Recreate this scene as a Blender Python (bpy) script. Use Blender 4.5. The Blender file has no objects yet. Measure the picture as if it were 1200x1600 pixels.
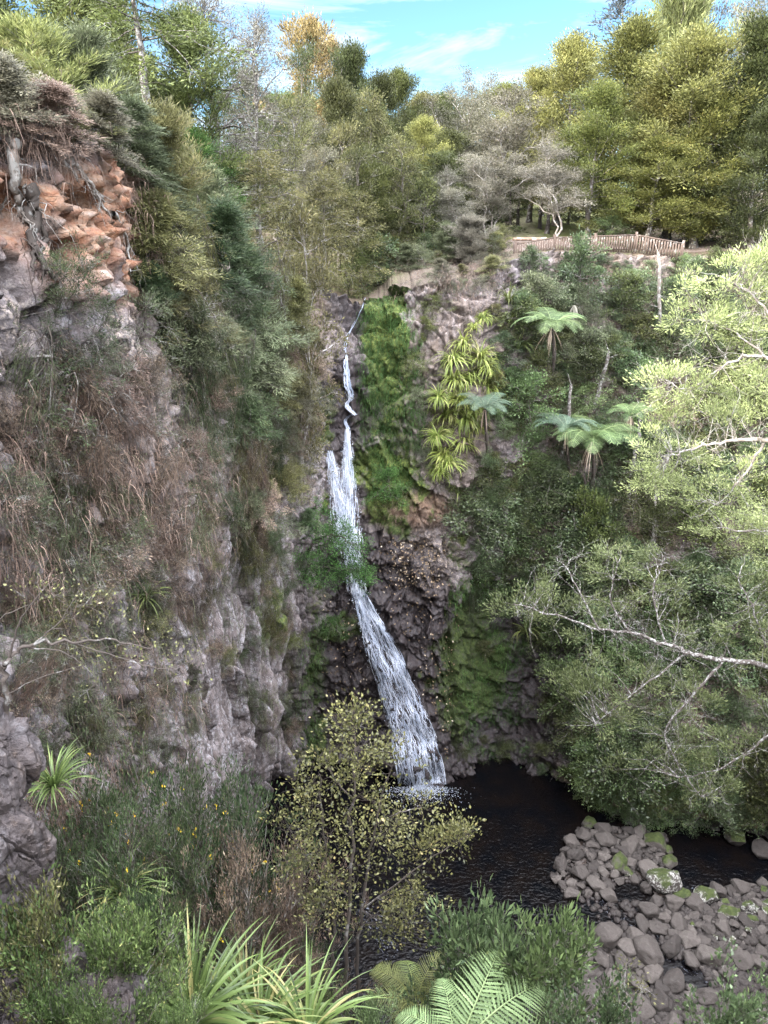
import bpy, math, random
import numpy as np
from mathutils import Vector
from mathutils.bvhtree import BVHTree
C = bpy.context.scene.collection
SC = bpy.context.scene
R = math.radians
# ------------------------------------------------------------------ camera model (also used to place things at a pixel + distance)
CAM = np.array([0.0, 0.0, 27.0]); PITCH = R(22.1); FPX = 1155.6
CF = np.array([0, math.cos(PITCH), -math.sin(PITCH)]); CU = np.array([0, math.sin(PITCH), math.cos(PITCH)])
def ray(px, py):
    xc = (px - 600) / FPX; yc = (800 - py) / FPX
    return np.array([xc, 0, 0]) + CF + yc * CU
def at(px, py, Y):
    d = ray(px, py); return CAM + d * (Y / d[1])
def atz(px, py, z):
    d = ray(px, py); return CAM + d * ((z - CAM[2]) / d[2])
def proj(p):
    q = np.asarray(p) - CAM
    d = q @ CF
    d = np.where(np.abs(d) < .05, .05, d)
    return 600 + FPX * q[..., 0] / d, 800 - FPX * (q @ CU) / d, d
# ------------------------------------------------------------------ noise (numpy)
def _hash(x, y, z, s):
    h = (x.astype(np.uint32) * np.uint32(374761393) + y.astype(np.uint32) * np.uint32(668265263) + z.astype(np.uint32) * np.uint32(2147483647) + np.uint32(s) * np.uint32(144665))
    h = (h ^ (h >> np.uint32(13))) * np.uint32(1274126177)
    h = (h ^ (h >> np.uint32(16))) * np.uint32(2246822519)
    return h ^ (h >> np.uint32(13))
def _h01(x, y, z, s): return _hash(x, y, z, s).astype(np.float64) / 4294967295.0
def vnoise(p, s=0):
    i = np.floor(p).astype(np.int64); f = p - i
    f = f * f * f * (f * (f * 6 - 15) + 10)
    x, y, z = i[:, 0], i[:, 1], i[:, 2]; r = 0
    for a in (0, 1):
        for b in (0, 1):
            for c in (0, 1):
                w = (f[:, 0] if a else 1 - f[:, 0]) * (f[:, 1] if b else 1 - f[:, 1]) * (f[:, 2] if c else 1 - f[:, 2])
                r = r + w * _h01(x + a, y + b, z + c, s)
    return r * 2 - 1
def fbm(p, o=4, s=0, g=.5):
    r = 0; a = 1; t = 0; p = np.array(p, float)
    for k in range(o):
        r = r + a * vnoise(p + k * 17.3, s + k); t += a; a *= g; p = p * 2.03
    return r / t
def voro(p, s=0, tilt=False):
    i = np.floor(p).astype(np.int64); f1 = np.full(len(p), 9.); f2 = f1.copy(); cid = np.zeros(len(p)); tl = np.zeros(len(p))
    for a in (-1, 0, 1):
        for b in (-1, 0, 1):
            for c in (-1, 0, 1):
                x, y, z = i[:, 0] + a, i[:, 1] + b, i[:, 2] + c
                q = np.stack([x + _h01(x, y, z, s), y + _h01(x, y, z, s + 1), z + _h01(x, y, z, s + 2)], 1)
                d = np.linalg.norm(q - p, axis=1)
                m = d < f1
                f2 = np.where(m, f1, np.minimum(f2, d)); cid = np.where(m, _h01(x, y, z, s + 3), cid)
                if tilt: tl = np.where(m, (p[:, 0] - q[:, 0]) * (_h01(x, y, z, s + 4) - .5) + (p[:, 1] - q[:, 1]) * (_h01(x, y, z, s + 5) - .5) + (p[:, 2] - q[:, 2]) * (_h01(x, y, z, s + 6) - .5), tl)
                f1 = np.where(m, d, f1)
    return (f1, f2, cid, tl) if tilt else (f1, f2, cid)
def sstep(a, b, x):
    t = np.clip((x - a) / (b - a), 0, 1); return t * t * (3 - 2 * t)
def unit(v):
    return v / np.maximum(np.linalg.norm(v, axis=-1, keepdims=True), 1e-9)
def rsph(rs, *shape):
    return unit(rs.normal(size=shape + (3,)))
# ------------------------------------------------------------------ mesh builder
class MB:
    def __init__(s): s.v = []; s.f = []; s.a = []; s.n = 0
    def add(s, v, f, var=0.5):
        v = np.asarray(v, float).reshape(-1, 3); f = np.asarray(f, np.int64)
        s.v.append(v); s.f.append(f + s.n)
        s.a.append(np.broadcast_to(np.asarray(var, float), (len(v),)) if np.ndim(var) < 1 or len(np.shape(var)) == 1 else var)
        s.n += len(v)
    def mesh(s, name, mats, smooth=False, attrs=None):
        me = bpy.data.meshes.new(name)
        v = np.concatenate(s.v) if s.v else np.zeros((0, 3))
        me.vertices.add(len(v)); me.vertices.foreach_set('co', v.astype(np.float32).ravel())
        li = np.concatenate([f.ravel() for f in s.f]).astype(np.int32)
        tot = np.concatenate([np.full(len(f), f.shape[1]) for f in s.f])
        me.loops.add(len(li)); me.loops.foreach_set('vertex_index', li)
        me.polygons.add(len(tot)); st = np.concatenate([[0], np.cumsum(tot)[:-1]]).astype(np.int32)
        me.polygons.foreach_set('loop_start', st)
        if smooth: me.polygons.foreach_set('use_smooth', np.ones(len(tot), bool))
        me.update(calc_edges=True)
        at_ = dict(attrs or {}); at_['var'] = np.concatenate(s.a)
        for k, x in at_.items():
            if k == 'mat':
                me.polygons.foreach_set('material_index', np.asarray(x, np.int32)); continue
            t = me.attributes.new(k, 'FLOAT', 'POINT'); t.data.foreach_set('value', np.asarray(x, np.float32))
        for m in (mats if isinstance(mats, (list, tuple)) else [mats]): me.materials.append(m)
        return me
    def build(s, name, mats, parent=None, smooth=False, attrs=None, loc=None):
        o = bpy.data.objects.new(name, s.mesh(name, mats, smooth, attrs)); C.objects.link(o)
        if parent: o.parent = parent
        if loc is not None: o.location = loc
        return o
def tag(o, label=None, cat=None, group=None, kind=None):
    if label: o['label'] = label
    if cat: o['category'] = cat
    if group: o['group'] = group
    if kind: o['kind'] = kind
    return o
def empty(name, loc=(0, 0, 0), rz=0):
    o = bpy.data.objects.new(name, None); C.objects.link(o); o.location = loc; o.rotation_euler = (0, 0, rz); o.empty_display_size = .3
    return o
def perp(t):
    r = np.where(np.abs(t[..., 2:3]) < .9, np.array([0, 0, 1.]), np.array([1., 0, 0]))
    u = unit(np.cross(t, r)); return u, np.cross(t, u)
def tubes(mb, P, rad, S=5, var=.5):
    P = np.asarray(P, float); N, K, _ = P.shape; rad = np.broadcast_to(rad, (N, K))
    t = unit(np.gradient(P, axis=1)); tm = unit(P[:, -1] - P[:, 0] + 1e-6)[:, None, :]
    u, w = perp(np.broadcast_to(tm, t.shape)); u = unit(u - t * np.sum(u * t, -1, keepdims=True)); w = np.cross(t, u)
    a = np.arange(S) * 2 * math.pi / S
    ring = P[:, :, None, :] + rad[:, :, None, None] * (np.cos(a)[None, None, :, None] * u[:, :, None, :] + np.sin(a)[None, None, :, None] * w[:, :, None, :])
    idx = np.arange(N * K * S).reshape(N, K, S)
    q = np.stack([idx[:, :-1], np.roll(idx[:, :-1], -1, 2), np.roll(idx[:, 1:], -1, 2), idx[:, 1:]], -1).reshape(-1, 4)
    v = np.asarray(var, float)
    if v.ndim == 1: v = np.repeat(v, K * S)
    mb.add(ring, q, v)
def leaves(mb, pos, d, L, W, var, rs, fold=.15):
    N = len(pos)
    if N == 0: return
    d = unit(d); r = rsph(rs, N); s = unit(np.cross(d, r)); n = np.cross(s, d)
    L = np.broadcast_to(L, (N,))[:, None]; W = np.broadcast_to(W, (N,))[:, None]
    m = pos + d * L * .45 + n * L * fold * .3
    V = np.stack([pos, m + s * W * .5, pos + d * L - n * L * fold * .5, m - s * W * .5], 1)
    mb.add(V, np.arange(N * 4).reshape(N, 4), np.repeat(np.broadcast_to(var, (N,)), 4))
def blades(mb, P, side, width, var):
    """strap leaves / strands: P (N,K,3) spine, side (N,K,3) or (N,3), width (N,K)"""
    P = np.asarray(P, float); N, K, _ = P.shape
    if side.ndim == 2: side = side[:, None, :]
    o = side * np.broadcast_to(width, (N, K))[..., None] * .5
    V = np.stack([P - o, P + o], 2); idx = np.arange(N * K * 2).reshape(N, K, 2)
    q = np.stack([idx[:, :-1, 0], idx[:, :-1, 1], idx[:, 1:, 1], idx[:, 1:, 0]], -1).reshape(-1, 4)
    mb.add(V, q, np.repeat(np.broadcast_to(var, (N,)), K * 2))
def interp(P, s):
    """P (N,K,3) polylines, s (N,M) in 0..1 -> (N,M,3)"""
    N, K, _ = P.shape; x = np.clip(s, 0, 1) * (K - 1); i = np.clip(np.floor(x).astype(int), 0, K - 2); f = (x - i)[..., None]
    a = np.arange(N)[:, None]; return P[a, i] * (1 - f) + P[a, i + 1] * f
def catmull(A, n):
    """resample along axis 0 so that segment i gets n[i] steps"""
    A = np.asarray(A, float); K = len(A); out = []
    for i in range(K - 1):
        p0 = A[max(i - 1, 0)]; p1 = A[i]; p2 = A[i + 1]; p3 = A[min(i + 2, K - 1)]
        t = (np.arange(n[i]) / n[i]).reshape((-1,) + (1,) * (A.ndim - 1))
        out.append(.5 * (2 * p1 + (p2 - p0) * t + (2 * p0 - 5 * p1 + 4 * p2 - p3) * t ** 2 + (3 * p1 - p0 - 3 * p2 + p3) * t ** 3))
    out.append(A[-1:]); return np.concatenate(out)
# ------------------------------------------------------------------ materials
def newmat(name):
    m = bpy.data.materials.new(name); m.use_nodes = True; nt = m.node_tree; nt.nodes.clear(); return m, nt
class NT:
    def __init__(s, nt): s.nt = nt
    def n(s, t, **k):
        o = s.nt.nodes.new(t)
        for a, v in k.items():
            if a.startswith('i_'):
                key = a[2:]; key = int(key) if key.isdigit() else key.replace('_', ' ')
                s.set(o.inputs[key], v)
            else: setattr(o, a, v)
        return o
    def set(s, sock, v):
        if isinstance(v, bpy.types.NodeSocket): s.nt.links.new(v, sock)
        elif isinstance(v, bpy.types.Node): s.nt.links.new(v.outputs[0], sock)
        else: sock.default_value = v
    def math(s, op, a, b=0.5, clamp=False):
        o = s.n('ShaderNodeMath', operation=op, use_clamp=clamp); s.set(o.inputs[0], a); s.set(o.inputs[1], b); return o.outputs[0]
    def mix(s, f, a, b, mode='MIX'):
        o = s.n('ShaderNodeMix', data_type='RGBA', blend_type=mode); s.set(o.inputs[0], f)
        for i, v in ((6, a), (7, b)):
            if isinstance(v, (tuple, list)): v = tuple(v) + ((1,) if len(v) == 3 else ())
            s.set(o.inputs[i], v)
        return o.outputs[2]
    def attr(s, name): return s.n('ShaderNodeAttribute', attribute_name=name).outputs['Fac']
    def noise(s, vec, scale, detail=5, rough=.55, dist=0):
        o = s.n('ShaderNodeTexNoise'); s.set(o.inputs['Vector'], vec); o.inputs['Scale'].default_value = scale; o.inputs['Detail'].default_value = detail
        o.inputs['Roughness'].default_value = rough; o.inputs['Distortion'].default_value = dist; return o.outputs['Fac']
    def ramp(s, f, stops):
        o = s.n('ShaderNodeValToRGB'); s.set(o.inputs[0], f); e = o.color_ramp.elements
        while len(e) < len(stops): e.new(.5)
        for i, (p, c) in enumerate(stops):
            e[i].position = p; e[i].color = (tuple(c) + (1,)) if isinstance(c, (tuple, list)) else (c, c, c, 1)
        return o.outputs[0]
    def scale(s, vec, v):
        o = s.n('ShaderNodeMapping'); s.set(o.inputs[0], vec); o.inputs['Scale'].default_value = v; return o.outputs[0]
    def pos(s): return s.n('ShaderNodeNewGeometry').outputs['Position']
    def objco(s): return s.n('ShaderNodeTexCoord').outputs['Object']
    def out(s, sh, vol=None):
        o = s.n('ShaderNodeOutputMaterial'); s.set(o.inputs[0], sh); return o
MATS = {}
def leafmat(name, a, b, c=None, trans=.3, rough=.55, hv=.035, spec=.25):
    """a..b by leaf, c as the odd yellowed leaf; the whole plant shifts a little in hue and value"""
    if name in MATS: return MATS[name]
    m, nt = newmat(name); g = NT(nt)
    v = g.attr('var'); stops = [(0.05, tuple(x * .5 for x in a)), (.4, tuple((x + y) * .42 for x, y in zip(a, b))), (.78, tuple(x * 1.22 for x in b))] + ([(1.0, c)] if c else [])
    col = g.ramp(v, stops)
    oi = g.n('ShaderNodeObjectInfo').outputs['Random']
    h = g.n('ShaderNodeHueSaturation'); h.inputs['Saturation'].default_value = .98; g.set(h.inputs['Color'], col)
    g.set(h.inputs['Hue'], g.math('ADD', g.math('MULTIPLY', oi, hv), .5 - hv / 2))
    oi2 = g.math('FRACT', g.math('MULTIPLY', oi, 7.31)); g.set(h.inputs['Value'], g.math('ADD', g.math('MULTIPLY', oi2, .45), .78))
    p = g.n('ShaderNodeBsdfPrincipled'); g.set(p.inputs['Base Color'], h.outputs[0]); p.inputs['Roughness'].default_value = rough; p.inputs['Specular IOR Level'].default_value = spec
    t = g.n('ShaderNodeBsdfTranslucent'); g.set(t.inputs[0], h.outputs[0])
    mx = g.n('ShaderNodeMixShader'); mx.inputs[0].default_value = trans; g.set(mx.inputs[1], p.outputs[0]); g.set(mx.inputs[2], t.outputs[0])
    g.out(mx.outputs[0]); MATS[name] = m; return m
def barkmat(name, a, b, lich=None, amt=.5, sc=6):
    if name in MATS: return MATS[name]
    m, nt = newmat(name); g = NT(nt); co = g.pos()
    n1 = g.noise(g.scale(co, (1, 1, .3)), sc * 2, 5, .6); col = g.mix(n1, a, b)
    if lich:
        n2 = g.noise(co, sc, 4, .65); col = g.mix(g.ramp(n2, [(.62 - amt * .3, 0), (.68 - amt * .3, 1)]), col, lich)
    p = g.n('ShaderNodeBsdfPrincipled'); g.set(p.inputs['Base Color'], col); p.inputs['Roughness'].default_value = .85; p.inputs['Specular IOR Level'].default_value = .2
    bp = g.n('ShaderNodeBump', i_Strength=.6, i_Distance=.03); g.set(bp.inputs['Height'], n1); g.set(p.inputs['Normal'], bp.outputs[0])
    g.out(p.outputs[0]); MATS[name] = m; return m
# ------------------------------------------------------------------ gorge: one wall swept through stations, base -> rim
ST = [ # (points base..rim), outward direction of the land behind the rim
 ([(-7,-8,0),(-6.5,-8,12),(-6.3,-8,22),(-6,-8,28.6)], (-1,-.2), 0),
 ([(-7,3,0),(-6.6,3,12),(-6.3,3,22),(-5.9,3,28.7)], (-1,0), 0),
 ([(-7.1,8,0),(-6.7,8,12),(-6.4,8,20),(-6,8.2,28.6)], (-1,.05), 0),
 ([(-7.2,11,0),(-6.6,11,12),(-6.2,11,20),(-5.5,11.2,28.4)], (-1,.1), 0),
 ([(-7.2,14,0),(-6.5,14,12),(-5.7,14,20),(-5.0,14,24.5),(-5.2,14.3,28.2)], (-1,.15), 0),
 ([(-7,17,0),(-6.2,17,12),(-5.3,17,20),(-4.8,17,27.5)], (-1,.2), 0),
 ([(-6.8,20.5,0),(-6,20.5,12),(-5.2,20.5,20),(-4.6,20.5,26.5)], (-1,.3), 0),
 ([(-6.6,24,0),(-5.6,24,11),(-4.9,24,19),(-4.6,24.5,25.5)], (-1,.35), 0),
 ([(-6.3,27,0),(-5,27,7),(-4.2,27.4,13),(-3.8,28,20),(-4,29,24.7)], (-.9,.55), 0),
 ([(-5.4,29.8,0),(-4.1,29.3,8),(-3.3,29.3,13),(-2.9,30,18),(-2.9,31,21.5),(-3,32.6,24.1)], (-.6,.8), 0),
 ([(-3.2,31.5,0),(-2.8,31.3,9),(-2.5,31.3,13),(-2.3,31.8,17.5),(-2,32.5,21),(-1.9,34.5,23.5)], (-.25,1), -.35),
 ([(-1.0,31.3,0),(-1.4,31.6,9.5),(-1.6,31.9,13),(-1.6,32.2,17.5),(-1.4,32.8,20.7),(-1,34.6,23.2)], (-.05,1), -.45),
 ([(1.2,29.8,0),(0.3,30.9,5),(-.3,31.5,10),(-.4,32,14),(-.2,32.4,18),(0,33,21.5),(0.2,34.4,23.7)], (0,1), -.1),
 ([(2.7,29.8,0),(2.1,30.8,5.5),(1.5,31.5,11),(1.3,32,15),(1.3,32.3,20),(1.6,33.8,24)], (0,1), .35),
 ([(4.4,30.3,0),(3.9,31.3,6),(3.6,31.8,11),(3.3,32,16),(3.4,32.5,21),(3.6,34.3,24.4)], (.02,1), .15),
 ([(6.5,31.2,0),(6.2,32.8,5),(6,33.2,10),(5.8,33,15),(5.8,34,21),(6,36,25)], (.05,1), 0),
 ([(8.7,29.2,0),(8.8,31.0,2.2),(8.8,32.8,8),(8.6,33.5,15),(8.6,35,21),(8.6,37.6,25.2)], (.05,1), 0),
 ([(11.2,27.3,-.3),(11.0,27.4,1.6),(11.5,30.5,9),(11.8,33.3,16),(12,35.5,21),(12,38,25.1)], (.1,1), 0),
 ([(14.2,26.7,-.3),(14,26.6,1.6),(15,29.6,9),(15.5,32.8,16),(16,35.5,21),(16,38,25.0)], (.2,1), 0),
 ([(18,26.2,-.3),(18,26.1,1.8),(20,29.3,9),(21,32,16),(22,34.5,21),(23,37,25.0)], (.5,.85), 0),
 ([(21,22.5,0),(22,22.7,3),(24,24.5,10),(26,26,18),(29,28,25)], (1,.3), 0),
 ([(15.5,17.3,0),(16.8,17,3),(19,17,9),(22,16.8,16),(27,16,23)], (1,0), 0),
 ([(13.5,12.5,0),(15,12,4),(17.5,11,10),(20.5,10,16),(25,7.5,23)], (1,-.2), 0),
 ([(12,-8,0),(14,-8,6),(17,-8,12),(20,-8,18),(24,-8,24)], (1,-.4), 0)]
NROW = 430
M = 26
cols = []
for pts, od, rs_ in ST:
    p = np.array(pts, float); p[0] = p[0] + (p[0] - p[1]) / max(p[1][2] - p[0][2], .5) * 1.0 * np.array([0, 0, 1]) if False else p[0]
    p = np.vstack([p[0] - np.array([0, 0, 1.2]), p])
    z = p[:, 2]; t = np.linspace(0, 1, M)
    s = np.concatenate([[0], np.cumsum(np.linalg.norm(np.diff(p, axis=0), axis=1))]); s /= s[-1]
    cols.append(np.stack([np.interp(t, s, p[:, k]) for k in range(3)], 1))
cols = np.array(cols)                                   # (stations, M, 3)
dist = np.linalg.norm(np.diff(cols[:, M // 2], axis=0), axis=1)
step = [.30, .16, .11, .075, .06, .055, .05, .045, .045, .045, .045, .045, .045, .045, .055, .07, .09, .1, .11, .2, .3, .3, .5]
nseg = [max(2, int(d / s)) for d, s in zip(dist, step)]
G = catmull(cols, nseg)
G = catmull(G.transpose(1, 0, 2), [max(2, round(NROW / (M - 1)))] * (M - 1)).transpose(1, 0, 2)
NC, NR = G.shape[:2]
OD = catmull(np.array([[o[1][0], o[1][1]] for o in ST], float), nseg); OD /= np.linalg.norm(OD, axis=1)[:, None]
RS = catmull(np.array([[o[2]] for o in ST], float), nseg)[:, 0]
SID = catmull(np.arange(len(ST), dtype=float)[:, None], nseg)[:, 0]     # fractional station index of every column
def normals(G):
    a = np.gradient(G, axis=0); b = np.gradient(G, axis=1); n = unit(np.cross(a, b)); return n
Nn = normals(G)
cen = np.array([3, 22, 12.]); sg = np.sign(np.sum(Nn * (cen - G), -1, keepdims=True)); sg = np.where(np.mean(sg) < 0, -1, 1); Nn = Nn * sg
P0 = G.reshape(-1, 3); N0 = Nn.reshape(-1, 3)
gx, gy, gd = proj(P0)
def blob(cx, cy, rx, ry, soft=.6, wob=.35, s=5):
    w = (fbm(P0 * .55, 3, s) + .5 * fbm(P0 * 2.2, 3, s + 3)) * wob
    d = np.sqrt(((gx - cx) / rx) ** 2 + ((gy - cy) / ry) ** 2) + w
    return 1 - sstep(1 - soft * .5, 1 + soft * .5, d)
col_s = np.repeat(SID, NR)
leftw = 1 - sstep(9.2, 10.4, col_s); headw = sstep(9, 10, col_s) * (1 - sstep(15, 16.2, col_s)); rightw = sstep(15, 16.2, col_s)
zt = np.tile(np.linspace(0, 1, NR), NC)
fade = sstep(0, .02, zt)
# relief: big bulges, vertical joints (columns) on the left wall, blocks on the head wall, fine grain
warp = np.stack([fbm(P0 * .5, 3, 11), fbm(P0 * .5, 3, 12), fbm(P0 * .5, 3, 13)], 1)
big = fbm(P0 * .22, 3, 21) * .75
f1, f2, c1, t1 = voro((P0 + warp * .5) * np.array([1.0, 1.0, .33]) * 1.15, 31, True)
colr = (c1 - .5) * .4 + t1 * 1.0 - .22 * np.exp(-((f2 - f1) / .05) ** 2)
colw = blob(365, 1060, 120, 270, .8, .25)
m1, m2, c5, t5 = voro((P0 + warp * np.array([.35, .35, .1])) * np.array([1, 1, .16]) * 1.6, 35, True)
colr = colr * (1 - colw) + colw * ((c5 - .5) * .7 + t5 * 1.1 - .5 * np.exp(-((m2 - m1) / .11) ** 2))
g1, g2, c2, t2 = voro((P0 + warp * .6) * np.array([1, 1, .9]) * .85, 41, True)
blk = (c2 - .5) * .4 + t2 * 1.1 - .2 * np.exp(-((g2 - g1) / .05) ** 2)
h1, h2, c3, t3 = voro((P0 + warp * .3) * np.array([1, 1, .8]) * 2.3, 51, True)
sml = (c3 - .5) * .14 + t3 * .5 - .06 * np.exp(-((h2 - h1) / .06) ** 2)
k1, k2, c4, t4 = voro((P0 + warp * .12) * np.array([1, 1, .8]) * 5.5, 61, True)
tny = (c4 - .5) * .05 + t4 * .22 - .02 * np.exp(-((k2 - k1) / .1) ** 2)
fine = fbm(P0 * 4, 4, 71) * .07
r1_, r2_, cr_, tr_ = voro((P0 + warp * .35) * np.array([1.1, 1.1, 2.6]) * 1.9, 87, True)
# strata in the red weathered rock
red = np.clip(blob(140, 330, 115, 100, .9, .7) + blob(95, 420, 60, 70) * .6 + blob(245, 420, 55, 70) * .75, 0, 1)
strz = (P0[:, 2] + .35 * P0[:, 1] * .3 + fbm(P0 * 1.6, 4, 81) * .6) * 6.5
strata = (np.abs((strz % 1) - .5) * 2) ** .7
hole = blob(118, 312, 22, 16, .5, .2) + blob(42, 238, 26, 14, .5, .3) + blob(18, 330, 24, 40, .6, .3) + blob(78, 410, 18, 40, .6, .3) + blob(180, 490, 22, 26, .7) * .5 + blob(240, 400, 14, 18)
hole = np.clip(hole, 0, 1)
recess = blob(790, 1060, 90, 150, .9, .3)
under = rightw * (1 - sstep(.02, .05, np.abs(P0[:, 2] - .45) / 10))
disp = big * (.6 + .4 * leftw) + (colr * leftw + blk * headw + blk * rightw * .8) * (1 - .75 * red) + sml * (1 - .4 * red) * (1 - .8 * colw) + (tny + fine) * (1 - .6 * colw) \
    + red * (.1 * strata - .05 + .13 * fbm(P0 * np.array([2.0, 2.0, 5]), 5, 83, .6) + tr_ * .55 + (cr_ - .5) * .16 + .1 * fbm(P0 * 6, 4, 86, .65) - .12 * np.exp(-((r2_ - r1_) / .05) ** 2)) - hole * .8 - recess * 1.0 - under * .5
# scooped bowl under the rim of the left wall, worn bed of the upper fall
slot = np.exp(-((gx - 548) / 16) ** 2) * sstep(440, 480, gy) * (1 - sstep(640, 700, gy)); disp -= slot * .25
led = headw * np.clip(fbm(np.stack([P0[:, 0] * .5, P0[:, 1] * .5, P0[:, 2] * 1.6], 1), 2, 91), -1, 1) * .3
disp += led
disp *= fade
gp = P0 + N0 * disp[:, None]
Gd = gp.reshape(NC, NR, 3)
# land behind the rim
EXT = np.array([.35, .8, 1.4, 2.1, 3, 4, 5.2, 6.6, 8.2, 10, 12.5, 15.5, 19, 23, 28, 34, 42, 52, 66, 85, 110, 150, 220, 360, 700, 1500, 3000.])
cs = np.arange(NC)
rim = Gd[cs, -1]; o = OD[cs]
PL = np.zeros((len(cs), len(EXT) + 1, 3)); PL[:, 0] = rim
for j, e in enumerate(EXT):
    PL[:, j + 1, :2] = rim[:, :2] + o * e
    PL[:, j + 1, 2] = G[cs, -1, 2] + 8.5 * (1 - np.exp(-e / 110)) + 1.0 * (1 - math.exp(-e / 4)) * np.clip(1 - np.abs(SID[cs] - 4) / 4, 0, 1) + RS[cs] * (1 - math.exp(-e / 2.5)) * math.exp(-e / 25)
q = PL.reshape(-1, 3); fadep = np.tile(np.concatenate([[0], np.clip(EXT / 3, 0, 1)]), len(cs))
q[:, 2] += fadep * (fbm(q * .35, 3, 99) * .3 + fbm(q * 1.7, 3, 98) * .12)
# river bed
bx = np.linspace(-10, 26, 190); by = np.linspace(6, 34, 170); BX, BY = np.meshgrid(bx, by, indexing='ij')
B = np.stack([BX, BY, np.zeros_like(BX)], -1).reshape(-1, 3)
bpx, bpy_, _ = proj(B + np.array([0, 0, .1]))
def inpoly(x, y, poly):
    r = np.zeros(len(x), bool); n = len(poly); j = n - 1
    for i in range(n):
        xi, yi = poly[i]; xj, yj = poly[j]
        c = ((yi > y) != (yj > y)) & (x < (xj - xi) * (y - yi) / (yj - yi + 1e-9) + xi); r ^= c; j = i
    return r
BAR = [[(905,1285),(960,1290),(1040,1300),(1050,1350),(1080,1400),(1060,1415),(1020,1405),(995,1372),(965,1378),(945,1405),(880,1400),(862,1370),(880,1330)],
       [(1055,1400),(1100,1420),(1200,1375),(1260,1380),(1260,1470),(1180,1490),(1120,1480),(1090,1440)],
       [(862,1480),(940,1440),(1000,1460),(1040,1530),(1130,1560),(1200,1600),(1260,1700),(860,1700),(840,1560)],
       [(990,1430),(1060,1420),(1110,1470),(1190,1500),(1180,1550),(1110,1520),(1050,1480),(1010,1455)]]
bar = np.zeros(len(B))
for k, pl in enumerate(BAR): bar = np.maximum(bar, inpoly(bpx, bpy_, pl) * (1.0 if k != 3 else .75))
bar = bar.reshape(BX.shape)
CH = [atz(*c, 0) for c in ((930,1392),(945,1420),(985,1445),(1030,1470),(1060,1500),(1110,1530),(1180,1560))], [atz(*c, 0) for c in ((1090,1385),(1078,1410),(1066,1440),(1045,1470))]
chd = np.full(len(B), 9.)
for c in CH:
    for a, b in zip(c[:-1], c[1:]):
        t = np.clip(((B - a)[:, :2] @ (b - a)[:2]) / np.sum((b - a)[:2] ** 2), 0, 1); chd = np.minimum(chd, np.linalg.norm((B - a)[:, :2] - t[:, None] * (b - a)[:2], axis=1))
bar = bar * sstep(.12, .42, chd).reshape(bar.shape)
for _ in range(4): bar = (bar + np.roll(bar, 1, 0) + np.roll(bar, -1, 0) + np.roll(bar, 1, 1) + np.roll(bar, -1, 1)) / 5
bar = bar.ravel()
B[:, 2] = -.75 + bar * .82 + fbm(B * .8, 3, 15) * .12 + fbm(B * 3, 3, 16) * .05
# near bank: the slope below the viewer, dropping to the river
def near_z(x, y):
    z = np.interp(y, [-10, -1, 1, 2, 3, 4, 5, 6, 8, 11, 14, 17, 19], [26.5, 25.6, 24.7, 23.0, 21.5, 20.2, 19.1, 17.3, 12.8, 6.5, 2.2, -.3, -1.2])
    lft = sstep(-1.2, -3.6, x); z = z + lft * np.interp(y, [0, 3, 4, 5, 6, 9, 14, 19], [.9, .3, .1, .4, 1.2, 2.4, 2.6, .3])
    z = z - sstep(-1.5, .5, x) * .5 * np.clip((y - 2) / 2, 0, 1)
    z = z + sstep(6, 14, x) * np.interp(y, [0, 5, 10, 16, 19], [0, 1, 2.5, .6, 0])
    return z
nx = np.linspace(-8.5, 24, 300); ny = np.linspace(-10, 19, 260); NX, NY = np.meshgrid(nx, ny, indexing='ij')
NB = np.stack([NX, NY, near_z(NX, NY)], -1).reshape(-1, 3)
nbn = np.array([0, .75, .65])
NB = NB + nbn * (fbm(NB * .6, 3, 25) * .35 + fbm(NB * 2.2, 4, 26) * .12)[:, None]
def gridq(a, b, off=0):
    i = np.arange(a * b).reshape(a, b) + off
    return np.stack([i[:-1, :-1], i[1:, :-1], i[1:, 1:], i[:-1, 1:]], -1).reshape(-1, 4)
# ------------------------------------------------------------------ terrain masks -> attributes (moss, red earth, soil, wet film with painted recess shade)
moss = blob(598, 500, 32, 75, 1.0, .8) * 1.05 + blob(612, 660, 46, 130, 1.4, .9) * .6 + blob(600, 760, 60, 50, 1.3, .8) * .4 + blob(505, 650, 22, 60) * .5 + blob(745, 1020, 60, 190, 1.3, .9) * .6 + blob(540, 975, 45, 25) * .5 \
    + blob(492, 1000, 18, 230, 1.4, .9) * .5 + blob(560, 425, 60, 14) + blob(345, 690, 30, 100, 1, .9) * .4 + blob(310, 760, 22, 90, 1, .9) * .4 + blob(1010, 1240, 220, 45, .8) * .75 + blob(430, 1080, 22, 120, 1.3, .9) * .3 + blob(400, 960, 40, 60, 1) * .45 + blob(1000, 1180, 180, 60) * .5
moss = np.clip(moss + headw * .26 + leftw * .12, 0, 1)
wet = np.clip(blob(610, 1030, 118, 200, .5, .25) + blob(650, 1150, 90, 110, .6, .2) + blob(540, 630, 50, 85, .6) * .9 + blob(570, 900, 60, 60) * .6 + blob(790, 1090, 130, 180, .8) * 1.15 + blob(500, 1080, 45, 150, .8) * .7 + blob(735, 1185, 120, 60, .8) + blob(590, 452, 48, 22, .8) + recess + blob(545, 470, 40, 50) * .8 + blob(400, 1270, 40, 60) * .6, 0, 1)  # wet film by the falls, plus shade painted dark over the recess beside the pool
wet = np.maximum(wet, (1 - sstep(.2, .7, P0[:, 2])))
soil = np.clip(blob(700, 600, 110, 170, 1) * .6 + rightw * .9 + blob(640, 800, 70, 28) * .9 + blob(680, 420, 90, 40, .8) * .5 + leftw * sstep(640, 520, gy) * sstep(200, 330, gx) * .85 + blob(180, 720, 190, 200, .9) * .55, 0, 1)
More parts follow.
